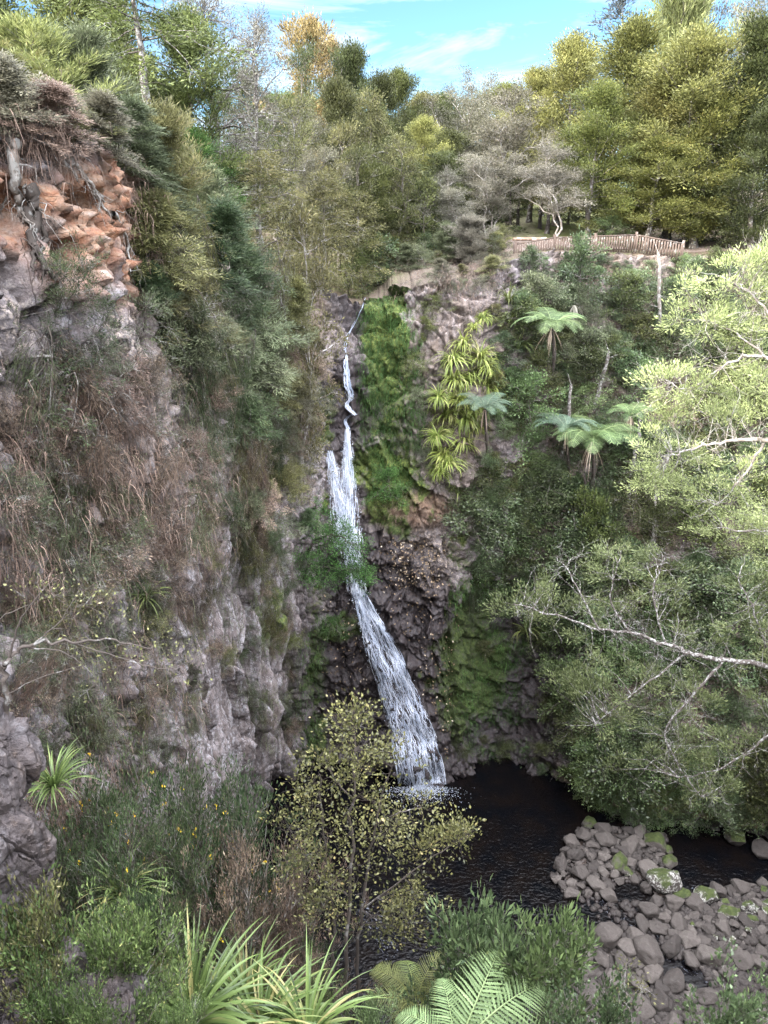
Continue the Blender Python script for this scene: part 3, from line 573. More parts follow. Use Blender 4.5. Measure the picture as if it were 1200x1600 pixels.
# ------------------------------------------------------------------ plant generators
def profile(kind, f):
    if kind == 'cone': return 1 - .82 * f
    if kind == 'dome': return np.sqrt(np.clip(1 - (f * 1.02 - .15) ** 2 / .8, 0.03, 1))
    if kind == 'egg': return np.clip(.45 + 1.9 * f - 2.2 * f ** 2 + .05, .12, 1) * 1.15
    if kind == 'flat': return .35 + .65 * np.sin(np.clip(f, 0, 1) * math.pi * .62)
    return np.ones_like(f)
def tree_mesh(seed, H, Rr, cb, nl, e0, e1, nt, lc, cr, L, W, prof='egg', up=.25, droop=-.2, tr=.16, tl=.8, twr=.012, limbr=.04, nstem=1, spread=0, curve=.4, vmean=.4, lk=None, tipb=.45, flat=.75, subtw=0, S=6):
    rs = np.random.RandomState(seed); wood = MB(); leaf = MB(); K = 12
    zz = np.linspace(0, 1, K); TR = []
    for k in range(nstem):
        a = rs.uniform(0, 2 * math.pi); wob = np.cumsum(rs.normal(size=(K, 2)) * curve * H / 60, 0); wob -= wob[0]
        h = H * (1 if k == 0 else rs.uniform(.7, .98)); x = np.stack([wob[:, 0] + math.cos(a) * spread * zz ** 1.2 * h, wob[:, 1] + math.sin(a) * spread * zz ** 1.2 * h, zz * h], 1); TR.append(x)
    TR = np.array(TR); rad = tr * (1 - zz * .93) * (1 + .5 * np.exp(-zz * 25)); tubes(wood, TR, np.broadcast_to(rad, (nstem, K)) * (1 if nstem == 1 else .75), S, rs.uniform(0, 1, nstem))
    f = np.clip(np.linspace(0, 1, nl) + rs.normal(size=nl) * .03, 0, 1); hf = cb + (1 - cb) * f * .98
    st = np.arange(nl) % nstem; base = interp(TR[st], hf[:, None])[:, 0]
    az = np.arange(nl) * 2.399 + rs.uniform(-.5, .5, nl); el = R(1) * (e0 + (e1 - e0) * f + rs.normal(size=nl) * 15)
    ln = Rr * profile(prof, f) * rs.uniform(.45, 1.25, nl)
    d = np.stack([np.cos(az) * np.cos(el), np.sin(az) * np.cos(el), np.sin(el)], 1); k7 = np.linspace(0, 1, 7)
    P = base[:, None] + d[:, None] * (ln[:, None] * k7)[..., None]; P[..., 2] += (ln[:, None] * droop) * k7 ** 2
    P += np.cumsum(rs.normal(size=P.shape) * (ln[:, None, None] * .03), 1) * (k7 > 0)[None, :, None]
    lr = np.clip(limbr * (ln / Rr) ** .8, .006, None); tubes(wood, P, lr[:, None] * (1 - .8 * k7), max(4, S - 2), rs.uniform(0, 1, nl))
    s = np.sort(1 - (1 - .22) * rs.uniform(0, 1, (nl, nt)) ** (1 / (1 + tipb)) * 0 - .78 * rs.uniform(0, 1, (nl, nt)) ** (1 + tipb), 1); s[:, -1] = 1
    tb = interp(P, s).reshape(-1, 3); ld = unit(P[:, -1] - P[:, 0]); td = unit(np.repeat(ld, nt, 0) * .75 + rsph(rs, nl * nt) * .8 + np.array([0, 0, up]))
    tlen = tl * rs.uniform(.5, 1.2, nl * nt); k4 = np.linspace(0, 1, 4)
    T = tb[:, None] + td[:, None] * (tlen[:, None] * k4)[..., None]; T[..., 2] += droop * .35 * tlen[:, None] * k4 ** 2; T[:, 1:] += rs.normal(size=(nl * nt, 3, 3)) * tl * .05
    tubes(wood, T, twr * (1 - .75 * k4)[None] * np.ones((nl * nt, 1)), 3, np.repeat(rs.uniform(0, 1, nl), nt))
    if subtw:
        M2 = nl * nt; ss = rs.uniform(.2, 1, (M2, subtw)); b2 = interp(T, ss).reshape(-1, 3); d2 = unit(np.repeat(td, subtw, 0) * .6 + rsph(rs, M2 * subtw) * .8 + np.array([0, 0, up])); l2 = tl * .55 * rs.uniform(.4, 1.2, len(b2))
        k3 = np.linspace(0, 1, 3); Q = b2[:, None] + d2[:, None] * (l2[:, None] * k3)[..., None]; Q[:, 1:] += rs.normal(size=(len(b2), 2, 3)) * tl * .04; tubes(wood, Q, twr * .55 * (1 - .7 * k3)[None] * np.ones((len(b2), 1)), 3, .5)
        T = Q; td = d2; tb = b2
    if lc > 0:
        n = len(T); u = rs.uniform(.1, 1.05, (n, lc)); pp = interp(T, u).reshape(-1, 3); cl = np.repeat(td, lc, 0)
        off = rs.normal(size=(n * lc, 3)) * cr; off[:, 2] *= flat; pp = pp + off
        dd = unit(cl * .8 + unit(off + 1e-6) * .55 + rsph(rs, n * lc) * .55 + np.array([0, 0, up * .6]))
        cv = rs.normal(size=n) * .14; var = np.clip(vmean + np.repeat(cv, lc) + rs.normal(size=n * lc) * .14 + (rs.uniform(size=n * lc) < .02) * .4, 0, 1)
        leaves(leaf, pp, dd, L * rs.uniform(.6, 1.25, n * lc), W * rs.uniform(.7, 1.3, n * lc), var, rs)
    return wood.mesh('wood', MATS['bark']), (leaf.mesh('leaves', MATS['leaf_default']) if lc > 0 else None)
leafmat('leaf_default', (.03, .06, .015), (.07, .11, .03), (.16, .15, .04)); barkmat('bark', (.05, .042, .035), (.13, .11, .092), (.26, .25, .23), .3)
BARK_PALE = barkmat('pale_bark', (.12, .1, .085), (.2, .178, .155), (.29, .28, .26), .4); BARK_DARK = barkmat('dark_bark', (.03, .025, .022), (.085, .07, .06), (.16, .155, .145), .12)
BARK_LICHEN = barkmat('lichen_bark', (.05, .042, .037), (.13, .112, .1), (.27, .265, .25), .36, 9); BARK_RED = barkmat('ruddy_bark', (.12, .075, .05), (.25, .17, .125), (.4, .35, .3), .3)
LF = dict(
 totara=leafmat('totara_leaf', (.075, .09, .024), (.17, .175, .045), (.24, .2, .06)), totara_gold=leafmat('golden_totara_leaf', (.11, .12, .036), (.21, .212, .066), (.27, .24, .08)),
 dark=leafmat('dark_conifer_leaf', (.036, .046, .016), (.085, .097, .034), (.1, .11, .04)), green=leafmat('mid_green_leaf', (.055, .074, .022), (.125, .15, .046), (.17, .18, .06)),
 olive=leafmat('olive_leaf', (.075, .078, .03), (.17, .165, .065), (.27, .23, .13)), kanuka=leafmat('tea_tree_leaf', (.075, .072, .048), (.155, .145, .095), (.24, .2, .14)),
 greykan=leafmat('grey_tea_tree_leaf', (.085, .082, .06), (.175, .165, .125), (.26, .24, .2)), feathery=leafmat('feathery_leaf', (.1, .12, .035), (.21, .22, .075), (.3, .27, .12), .35), feather_d=leafmat('dull_feathery_leaf', (.06, .075, .04), (.135, .155, .08), (.17, .16, .1)),
 broad=leafmat('broad_leaf', (.034, .056, .024), (.105, .142, .062), (.12, .14, .05), .22, .4, .035, .4), broad_l=leafmat('fresh_broad_leaf', (.06, .1, .034), (.14, .2, .075), (.15, .18, .07), .3, .42, .03, .4), blue=leafmat('far_blue_leaf', (.06, .075, .075), (.11, .125, .12), None),
 orange=leafmat('rusty_gold_leaf', (.13, .105, .04), (.26, .2, .08), (.36, .25, .12)), bright=leafmat('bright_fine_leaf', (.03, .075, .016), (.085, .16, .04), (.14, .2, .07), .4), pale=leafmat('pale_yellow_green_leaf', (.165, .19, .075), (.31, .33, .14), (.45, .42, .25), .42), grgreen=leafmat('soft_grey_green_leaf', (.075, .1, .038), (.17, .2, .085), (.26, .26, .13), .38),
 bronze=leafmat('bronze_leaf', (.06, .07, .022), (.17, .165, .062), (.33, .26, .11), .35, .45, .02, .35), broom=leafmat('broom_leaf', (.03, .052, .02), (.075, .105, .045), (.14, .13, .06)), deadbroom=leafmat('withered_broom_leaf', (.095, .064, .047), (.245, .178, .132), (.38, .3, .23), .25), kiekie=leafmat('strap_leaf', (.08, .115, .022), (.22, .265, .06), (.33, .31, .13), .35, .4, .02, .35),
 flax=leafmat('sword_leaf', (.05, .085, .025), (.11, .16, .045), (.28, .25, .1), .3, .4, .01, .35), fern=leafmat('fern_leaf', (.09, .15, .055), (.22, .31, .14), (.2, .24, .11), .35, .5, .02, .25), fern_far=leafmat('far_fern_leaf', (.05, .088, .032), (.145, .21, .082), (.2, .24, .11), .35, .5, .02, .25), fern_dull=leafmat('old_fern_leaf', (.05, .08, .05), (.1, .15, .1), (.17, .18, .12), .3), shrubmix=leafmat('small_shrub_leaf', (.05, .085, .026), (.13, .18, .06), (.24, .24, .08), .3, .45, .025, .3))
PRO = {}
def proto(key, **k):
    ms = tree_mesh(**k); co_ = []
    for me in ms:
        if me is None: continue
        v = np.zeros(len(me.vertices) * 3, np.float32); me.vertices.foreach_get('co', v); co_.append(v.reshape(-1, 3)); v_ = co_[-1]
    PRO[key] = (ms, float(np.percentile(v_[:, 2], 98)), float(np.percentile(np.linalg.norm(v_[:, :2], axis=1), 92)))   # measured height and radius
proto('totara', seed=1, H=12, Rr=3.0, cb=.1, nl=64, e0=5, e1=55, nt=8, lc=84, cr=.3, L=.19, W=.06, prof='egg', up=.45, droop=.05, tr=.22, tl=.75, flat=.7)
proto('totara2', seed=2, H=12, Rr=2.8, cb=.14, nl=58, e0=0, e1=60, nt=8, lc=84, cr=.3, L=.19, W=.06, prof='cone', up=.4, droop=.0, tr=.22, tl=.85, flat=.7)
proto('totara3', seed=22, H=12, Rr=3.3, cb=.2, nl=48, e0=10, e1=55, nt=10, lc=84, cr=.3, L=.19, W=.06, prof='dome', up=.5, droop=.05, tr=.24, tl=.8, flat=.6)
proto('conifer', seed=3, H=12, Rr=2.6, cb=.15, nl=56, e0=0, e1=45, nt=7, lc=40, cr=.2, L=.25, W=.07, prof='cone', up=.2, droop=-.15, tr=.2, tl=.8)
proto('conifer2', seed=4, H=12, Rr=2.9, cb=.3, nl=36, e0=10, e1=50, nt=9, lc=44, cr=.2, L=.24, W=.07, prof='egg', up=.35, droop=-.05, tr=.2, tl=.8, flat=.55)
proto('kanuka', seed=5, H=8, Rr=3.2, cb=.3, nl=30, e0=45, e1=65, nt=12, lc=64, cr=.21, L=.14, W=.036, prof='flat', up=.35, droop=-.1, tr=.11, tl=.8, twr=.014, limbr=.05, nstem=3, spread=.16, curve=1, flat=.5)
proto('kanuka2', seed=6, H=8, Rr=3.0, cb=.35, nl=26, e0=35, e1=65, nt=12, lc=34, cr=.19, L=.14, W=.036, prof='dome', up=.35, droop=-.1, tr=.1, tl=.85, twr=.016, limbr=.055, nstem=2, spread=.2, curve=1.2, subtw=2, flat=.5)
proto('drape', seed=7, H=9, Rr=2.3, cb=.12, nl=46, e0=10, e1=60, nt=9, lc=34, cr=.17, L=.19, W=.05, prof='egg', up=.1, droop=-.45, tr=.14, tl=.7, curve=.8)
proto('drape2', seed=8, H=9, Rr=2.5, cb=.2, nl=40, e0=25, e1=65, nt=9, lc=34, cr=.17, L=.18, W=.045, prof='dome', up=.25, droop=-.3, tr=.13, tl=.75, nstem=2, spread=.13, curve=.8)
proto('plume', seed=9, H=4, Rr=1.7, cb=.06, nl=52, e0=25, e1=75, nt=10, lc=60, cr=.075, L=.2, W=.02, prof='egg', up=.7, droop=.0, tr=.06, tl=.6, twr=.006, limbr=.02, curve=.5, tipb=.2)
proto('plume2', seed=10, H=4, Rr=1.5, cb=.03, nl=46, e0=20, e1=75, nt=9, lc=54, cr=.08, L=.17, W=.02, prof='cone', up=.5, droop=-.05, tr=.05, tl=.5, twr=.006, limbr=.018, curve=.5, tipb=.2)
proto('broad', seed=11, H=3, Rr=1.7, cb=.05, nl=34, e0=5, e1=70, nt=8, lc=16, cr=.16, L=.17, W=.075, prof='dome', up=.25, droop=-.1, tr=.07, tl=.45, twr=.009, limbr=.022, nstem=2, spread=.2)
proto('broad2', seed=12, H=3, Rr=1.5, cb=.1, nl=30, e0=-5, e1=70, nt=8, lc=24, cr=.14, L=.11, W=.055, prof='egg', up=.3, droop=-.15, tr=.06, tl=.45, twr=.008, limbr=.02)
proto('broad3', seed=13, H=3, Rr=1.9, cb=.02, nl=34, e0=0, e1=60, nt=7, lc=26, cr=.16, L=.12, W=.04, prof='dome', up=.4, droop=-.1, tr=.05, tl=.5, twr=.008, limbr=.018, nstem=3, spread=.3, flat=.6)
proto('broom', seed=14, H=1.7, Rr=1.1, cb=.02, nl=30, e0=15, e1=80, nt=7, lc=26, cr=.05, L=.085, W=.013, prof='dome', up=.6, droop=-.1, tr=.025, tl=.5, twr=.005, limbr=.01, nstem=3, spread=.3, tipb=.1, subtw=1)
proto('broom2', seed=15, H=1.7, Rr=1.2, cb=.02, nl=28, e0=-10, e1=60, nt=8, lc=24, cr=.055, L=.09, W=.013, prof='dome', up=.2, droop=-.5, tr=.025, tl=.5, twr=.005, limbr=.01, nstem=3, spread=.4, tipb=.1, subtw=1)
proto('hangbroom', seed=16, H=.8, Rr=1.4, cb=.0, nl=34, e0=-5, e1=30, nt=9, lc=18, cr=.05, L=.12, W=.012, prof='one', up=-.5, droop=-.95, tr=.025, tl=.5, twr=.006, limbr=.012, nstem=2, spread=.4, tipb=.0, subtw=2)
proto('deadtree', seed=17, H=12, Rr=2.2, cb=.35, nl=42, e0=10, e1=60, nt=8, lc=7, cr=.12, L=.16, W=.03, prof='egg', up=.2, droop=-.15, tr=.17, tl=.9, twr=.017, limbr=.05, subtw=3, curve=.4)
proto('baretwig', seed=18, H=1.5, Rr=1.3, cb=.1, nl=18, e0=0, e1=60, nt=6, lc=0, cr=.1, L=.1, W=.03, prof='dome', up=.1, droop=-.3, tr=.03, tl=.5, twr=.008, limbr=.018, subtw=2, nstem=2, spread=.5)
proto('pine', seed=19, H=14, Rr=3.6, cb=.35, nl=34, e0=5, e1=35, nt=8, lc=16, cr=.16, L=.34, W=.06, prof='cone', up=.35, droop=.05, tr=.2, tl=.7, limbr=.06, flat=.4)
proto('talltrunk', seed=20, H=15, Rr=2.6, cb=.62, nl=40, e0=-10, e1=50, nt=9, lc=40, cr=.2, L=.2, W=.06, prof='dome', up=.2, droop=-.3, tr=.3, tl=.8, curve=.35)
proto('pole', seed=21, H=6, Rr=.8, cb=.5, nl=9, e0=0, e1=60, nt=3, lc=0, cr=.1, L=.1, W=.03, prof='one', up=.1, droop=-.3, tr=.09, tl=.35, twr=.01, limbr=.02, curve=.6)
USED = {}
def plant(key, name, label, cat, loc, hs, ws, leaf=None, bark=None, group=None, rz=None, tilt=(0, 0), rs=random.Random(5)):
    (wm, lm), H, Rr = PRO[key]; o = empty(name, loc); o.rotation_euler = (tilt[0], tilt[1], rs.uniform(0, 6.28) if rz is None else rz)
    tag(o, label, cat, group); o.scale = (ws, ws, hs)
    t = bpy.data.objects.new('trunk' if H > 3.5 else 'stems', wm); C.objects.link(t); t.parent = o
    if bark: t.material_slots[0].link = 'OBJECT'; t.material_slots[0].material = bark
    if lm:
        c = bpy.data.objects.new('crown' if H > 3.5 else 'foliage', lm); C.objects.link(c); c.parent = o
        if leaf: c.material_slots[0].link = 'OBJECT'; c.material_slots[0].material = LF[leaf]
    return o
def ztop(py, Y):
    yc = (800 - py) / FPX; return 27 + Y * ((CF[2] + yc * CU[2]) / (CF[1] + yc * CU[1]))
def stand(key, px, ptop, Y, wpx, name, label, cat='tree', leaf=None, bark=None, group=None, rz=None, tilt=(0, 0), sink=.15):
    """a tree whose crown top shows at (px, ptop), standing on the land at distance Y"""
    H, Rr = PRO[key][1:]; zt_ = ztop(ptop, Y); d = Y * math.cos(PITCH) + (27 - zt_ * .6 - 25 * .4) * math.sin(PITCH)
    x = (px - 600) / FPX * d; zg = ground_z(x, Y); hs = max(.15, (zt_ - zg) / H); ws = wpx / FPX * d / (2 * Rr); ws = min(max(ws, hs * .55), hs * 1.9)
    return plant(key, name, label, cat, (x, Y, zg - sink), hs, ws, leaf, bark, group, rz, tilt)
def on(key, px, py, hm, wm, name, label, cat='shrub', leaf=None, bark=None, group=None, rz=None, lean=.35, sink=.1):
    """a plant rooted where the ray through (px, py) meets the ground or cliff, hm tall and wm wide, leaning out from it"""
    p, n = hit(px, py)
    if p is None: return None
    H, Rr = PRO[key][1:]; o = plant(key, name, label, cat, tuple(p - n * sink), hm / H, wm / (2 * Rr), leaf, bark, group, rz)
    ax = Vector((n[0], n[1], 0)) * lean + Vector((0, 0, 1)); qd = Vector((0, 0, 1)).rotation_difference(ax.normalized()); e = (qd.to_matrix() @ o.rotation_euler.to_matrix()).to_euler(); o.rotation_euler = e
    return o
# crowns led by limbs: clumps of foliage round given centres, each joined to the nearest limb by a twig
def blob_tree(name, label, cat, base, limbs, radii, blobs, leaf, bark, seed, nsub, lc, cr, L, W, twr=.012, flat=.5, up=.3, barefrac=.15, dens=1.0, twigs=3, group=None, vmean=.45, S=7, bare=0, bl_=1.3):
    rs = np.random.RandomState(seed); wood = MB(); lf = MB(); base = np.array(base, float); anchors = []
    for lb, (r0, r1) in zip(limbs, radii):
        q_ = catmull(np.array(lb, float), [6] * (len(lb) - 1)); k = np.linspace(0, 1, len(q_)); q_[1:-1] += rs.normal(size=(len(q_) - 2, 3)) * .04 * min(1, r0 * 12)
        tubes(wood, (q_ - base)[None], (r0 + (r1 - r0) * k)[None], S, rs.uniform(0, 1)); anchors.append(q_[len(q_) // 5:])
    A = np.concatenate(anchors); sub = []
    for c, r in blobs:
        c = np.array(c, float); r = np.array(r, float); m = max(2, int(nsub * dens)); x = rsph(rs, m) * (rs.uniform(.25, 1, (m, 1)) ** .45); x[:, 2] = np.where(x[:, 2] < -.2, x[:, 2] * .55, x[:, 2]); sub.append(c + x * r)
    Sb = np.concatenate(sub); n = len(Sb)
    dm = np.linalg.norm(Sb[:, None] - A[None], axis=2); aa = A[np.argmin(dm + rs.uniform(0, .35, dm.shape), 1)]
    k6 = np.linspace(0, 1, 6); T = aa[:, None] * (1 - k6)[None, :, None] + Sb[:, None] * k6[None, :, None]; ln = np.linalg.norm(Sb - aa, axis=1)
    T[:, 1:-1] += np.cumsum(rs.normal(size=(n, 4, 3)), 1) * (ln[:, None, None] * .05); T[:, 1:-1, 2] += (np.sin(k6[1:-1] * math.pi) * .08)[None] * ln[:, None]
    tubes(wood, T - base, twr * np.clip(ln[:, None], .5, 2.2) * (1.25 - k6)[None], 4, rs.uniform(0, 1, n))
    if bare:                                                          # tangle of fine dead twigs along the limbs
        bi = A[rs.randint(len(A), size=bare)]; bd = unit(rsph(rs, bare) + np.array([0, -.35, .25])); bl = bl_ * rs.uniform(.4, 1.3, bare); k6b = np.linspace(0, 1, 6); BT = bi[:, None] + bd[:, None] * (bl[:, None] * k6b)[..., None]; BT[:, 1:] += np.cumsum(rs.normal(size=(bare, 5, 3)), 1) * (bl[:, None, None] * .06)
        tubes(wood, BT - base, twr * 1.1 * (1 - .75 * k6b)[None] * np.ones((bare, 1)), 4, .6)
        b3 = interp(BT, rs.uniform(.25, .95, (bare, 4))).reshape(-1, 3); d3 = unit(np.repeat(bd, 4, 0) * .8 + rsph(rs, bare * 4) * .8); l3 = np.repeat(bl, 4) * rs.uniform(.2, .5, bare * 4); k4b = np.linspace(0, 1, 4); B3 = b3[:, None] + d3[:, None] * (l3[:, None] * k4b)[..., None]; B3[:, 1:] += rs.normal(size=(len(b3), 3, 3)) * (l3[:, None, None] * .06)
        tubes(wood, B3 - base, twr * .65 * (1 - .7 * k4b)[None] * np.ones((len(b3), 1)), 3, .6)
    # twiglets fanning at the ends
    tw = rs.uniform(.45, 1, (n, twigs)); b2 = interp(T, tw).reshape(-1, 3); od = unit(np.repeat(Sb - aa, twigs, 0) + 1e-6); d2 = unit(od * .7 + rsph(rs, n * twigs) * .8 + np.array([0, 0, up])); l2 = cr * 2.0 * rs.uniform(.5, 1.5, n * twigs); k4 = np.linspace(0, 1, 4)
    Q = b2[:, None] + d2[:, None] * (l2[:, None] * k4)[..., None]; Q[:, 1:] += np.cumsum(rs.normal(size=(len(b2), 3, 3)), 1) * cr * .12; tubes(wood, Q - base, twr * .5 * (1 - .7 * k4)[None] * np.ones((len(b2), 1)), 3, .6)
    live = np.repeat(rs.uniform(size=n) > barefrac, twigs); Q = Q[live]; d2 = d2[live]; m = len(Q); per = max(1, int(lc / twigs))
    u = rs.uniform(.1, 1.1, (m, per)); pp = interp(Q, np.clip(u, 0, 1)).reshape(-1, 3); off = rs.normal(size=(m * per, 3)) * cr * .62; off[:, 2] *= flat; dd = unit(np.repeat(d2, per, 0) * .7 + unit(off + 1e-6) * .6 + rsph(rs, m * per) * .5 + np.array([0, 0, up]))
    var = np.clip(vmean + np.repeat(rs.normal(size=m) * .13, per) + rs.normal(size=m * per) * .15, 0, 1); leaves(lf, pp + off - base, dd, L * rs.uniform(.6, 1.3, m * per), W * rs.uniform(.7, 1.3, m * per), var, rs)
    o = empty(name, tuple(base)); tag(o, label, cat, group); wood.build('trunk', bark, o); lf.build('crown', LF[leaf], o); return o
def PB(lst, dz=.9):
    """pixel blobs (px, py, rx, ry, Y) -> centre and radii in metres"""
    out = []
    for px, py, rx, ry, Y in lst:
        c = at(px, py, Y); d = (c - CAM) @ CF; out.append((c, (rx / FPX * d, (rx + ry) / 2 / FPX * d * dz, ry / FPX * d)))
    return out
# tufts of strap leaves
def tuft_mesh(seed, n, Lr, W, e0, e1, droop, K=9, vcol=.5, fold=True):
    rs = np.random.RandomState(seed); mb = MB(); az = rs.uniform(0, 2 * math.pi, n); el = R(1) * rs.uniform(e0, e1, n); L = Lr * rs.uniform(.55, 1.1, n); k = np.linspace(0, 1, K)
    dr = droop * rs.uniform(.5, 1.5, n); e = el[:, None] - dr[:, None] * k[None] ** 1.4 * 2.2; st = L[:, None] / (K - 1)
    az2 = az[:, None] + np.cumsum(rs.normal(size=(n, K)) * .02, 1)
    dx = np.stack([np.cos(az2) * np.cos(e), np.sin(az2) * np.cos(e), np.sin(e)], -1) * st[..., None]; P = np.cumsum(dx, 1) - dx + np.stack([np.cos(az), np.sin(az), 0 * az], 1)[:, None] * .04
    side = np.stack([-np.sin(az2), np.cos(az2), 0 * az2], -1); w = W * rs.uniform(.7, 1.2, (n, 1)) * np.clip(np.minimum(.55 + k * 3, (1 - k) * 1.9 + .02), 0, 1)[None]; v = np.clip(vcol + rs.normal(size=n) * .2 + (rs.uniform(size=n) < .05) * .5, 0, 1)
    if fold:
        nrm = np.cross(dx / st[..., None], side); blades(mb, P + side * (w * .25)[..., None], side * .97 + nrm * .25, w * .5, v); blades(mb, P - side * (w * .25)[..., None], side * .97 - nrm * .25, w * .5, np.clip(v - .04, 0, 1))
    else: blades(mb, P, side, w, v)
    return mb
# a tree-fern frond along +X
def frond_mesh(seed, L, npin, near):
    rs = np.random.RandomState(seed); mb = MB(); K = 16; k = np.linspace(0, 1, K); ang = R(48) - R(105) * k ** 1.2; d = np.stack([np.cos(ang), np.zeros(K), np.sin(ang)], 1) * L / (K - 1); P = np.cumsum(d, 0) - d
    tubes(mb, P[None], (.012 * L * (1 - .85 * k))[None], 4, .9)
    s = np.linspace(.16, .985, npin); b = interp(P[None], s[None])[0]; tg = unit(interp(np.gradient(P, axis=0)[None], s[None])[0]); up_ = np.stack([-tg[:, 2], 0 * s, tg[:, 0]], 1)
    pl = L * .30 * np.sin(np.clip((s - .08) / .95, 0, 1) ** .75 * math.pi) ** .7 * (1 - .2 * s) + .02
    for sd in (-1, 1):
        dirp = unit(np.array([0, sd, 0]) * 1.0 + tg * (.35 + .5 * s[:, None] ** 2) + up_ * .06); wp = L * .82 / npin
        if not near:
            kk = 9; q = np.linspace(0, 1, kk); Q = b[:, None] + dirp[:, None] * (pl[:, None] * q)[..., None]; Q[..., 2] -= (pl[:, None] * .22) * q ** 2
            w = wp * .6 * np.array([.55, 1, .8, 1, .78, .9, .62, .55, .1]); blades(mb, Q, tg, w[None] * np.ones((npin, 1)), np.clip(.45 + rs.normal(size=npin) * .12, 0, 1))
        else:
            kk = 31; q = np.linspace(0, 1, kk); Q = b[:, None] + dirp[:, None] * (pl[:, None] * q)[..., None]; Q[..., 2] -= (pl[:, None] * .28) * q ** 2; Q += np.cumsum(rs.normal(size=(npin, kk, 3)), 1) * pl[:, None, None] * .004
            w = wp * 1.0 * np.clip(np.minimum(.5 + q * 4, (1.06 - q) * 1.5), .04, 1) * np.where(np.arange(kk) % 2, 1.0, .5); v_ = np.clip(.5 + rs.normal(size=npin) * .14, 0, 1)
            up3 = np.array([0, 0, 1.]); blades(mb, Q + tg[:, None] * (w * .25)[None, :, None], unit(tg + up3 * .32), (w * .5)[None] * rs.uniform(.85, 1.05, (npin, 1)), v_); blades(mb, Q - tg[:, None] * (w * .25)[None, :, None], unit(tg - up3 * .32), (w * .5)[None] * rs.uniform(.85, 1.05, (npin, 1)), np.clip(v_ - .08, 0, 1))
            tubes(mb, Q[:, ::3] + np.array([0, 0, .004]), .0011 * L, 3, .9)
    return mb
FRF = [frond_mesh(30 + i, 1.9, 26, False).mesh('frond', LF['fern']) for i in range(2)]; FRN = frond_mesh(40, 2.0, 26, True).mesh('frond', LF['fern'])
def trunk_mb(P, r0, r1, seed):
    rs = np.random.RandomState(seed); K = 26; q = catmull(np.array(P, float), [8] * (len(P) - 1)); k = np.linspace(0, 1, len(q)); mb = MB(); r = (r0 + (r1 - r0) * k) * (1 + .12 * np.sin(k * 70)); tubes(mb, q[None], r[None], 8, .4); return mb, q
def tree_fern(label, foot, top, size, n, mesh, leaf, seed, tw=.09, group=None, elev=(-8, 38)):
    rs = np.random.RandomState(seed); foot = np.array(foot, float); top = np.array(top, float); o = empty('tree_fern', tuple(foot)); tag(o, label, 'tree fern', group); mid = (foot + top) / 2 + rs.normal(size=3) * .1
    mb, q = trunk_mb([[0, 0, 0], mid - foot, top - foot], tw, tw * .8, seed)
    dead = tuft_mesh(seed, 16, .7 * size, .03, -75, -45, .3, 6, .9, False); mb.build('trunk', BARK_DARK, o); t_ = dead.build('dead_frond_skirt', LF['deadbroom'], o); t_.location = top - foot
    for i in range(n):
        f = bpy.data.objects.new('frond', mesh[i % len(mesh)]); C.objects.link(f); f.parent = o; f.location = top - foot; s = size / 1.95 * rs.uniform(.8, 1.1); f.scale = (s, s, s); f.rotation_euler = (rs.uniform(-.2, .2), -R(1) * rs.uniform(*elev) * .5, i * 2.399 + rs.uniform(-.2, .2)); f.material_slots[0].link = 'OBJECT'; f.material_slots[0].material = LF[leaf]
    return o
# ------------------------------------------------------------------ the forest on the plateau
F = stand
# on top of the left wall
F('plume', 62, 8, 16.5, 210, 'feathery_tree', 'bright yellow-green feathery young tree standing above the red cliff edge', leaf='feathery', sink=.3)
F('plume', 25, 55, 15.5, 150, 'feathery_tree', 'yellow-green feathery tree half cut off by the picture edge above the cliff', leaf='feathery')
F('plume2', 140, 40, 17.8, 190, 'feathery_tree', 'dull green feathery tree behind the bright one on the cliff top', leaf='feather_d')
F('plume2', 85, 100, 16.2, 130, 'feathery_shrub', 'small dull feathery bush at the foot of the bright feathery tree', 'shrub', leaf='feather_d')
F('talltrunk', 222, -150, 25, 250, 'lichen_trunk_tree', 'tall straight tree with bare grey lichen trunk rising out of the picture', leaf='green', bark=BARK_LICHEN)
F('pole', 178, 62, 25.5, 60, 'dead_tree', 'slim bare brown trunk left of the tall lichen-covered trunk', 'dead tree', bark=BARK_RED)
F('pole', 188, 95, 26.5, 50, 'dead_tree', 'thinner bare trunk leaning just behind the slim brown one', 'dead tree', bark=BARK_RED, tilt=(.03, -.05))
for px, pt, Y, wd, l, k, lab in ((128, -70, 28, 220, 'green', 'totara', 'deep green tree filling the gap behind the feathery trees'), (20, -40, 27, 200, 'dark', 'totara2', 'dark tree at the top corner behind the bright feathery tree'), (290, 20, 28, 170, 'green', 'totara3', 'mid-green bushy tree right of the tall lichen trunk'), (305, 200, 26, 150, 'bright', 'totara', 'soft bright green tree below the bushy one beside the lichen trunk'), (190, -20, 32, 160, 'green', 'totara', 'green tree showing between the slim bare trunks and the lichen trunk'), (250, 130, 30, 140, 'dark', 'totara3', 'shaded tree behind the lichen-covered trunk')):
    F(k, px, pt, Y, wd, 'forest_tree', lab, leaf=l)
F('deadtree', 352, -45, 30, 190, 'dead_tree', 'big bare pinkish-grey tree with twiggy crown reaching the sky', 'dead tree', leaf='greykan', bark=BARK_LICHEN)
F('deadtree', 395, 20, 33, 150, 'dead_tree', 'shorter twiggy grey tree right of the big bare one', 'dead tree', leaf='greykan', bark=BARK_LICHEN)
on('plume2', 196, 285, 1.5, 1.7, 'feathery_shrub', 'greyish feathery shrub on the rim right of the red rock', 'shrub', 'feather_d')
on('plume', 258, 395, 3.0, 2.2, 'feathery_shrub', 'tall olive feathery shrub leaning over the rim beyond the red rock', 'shrub', 'olive')
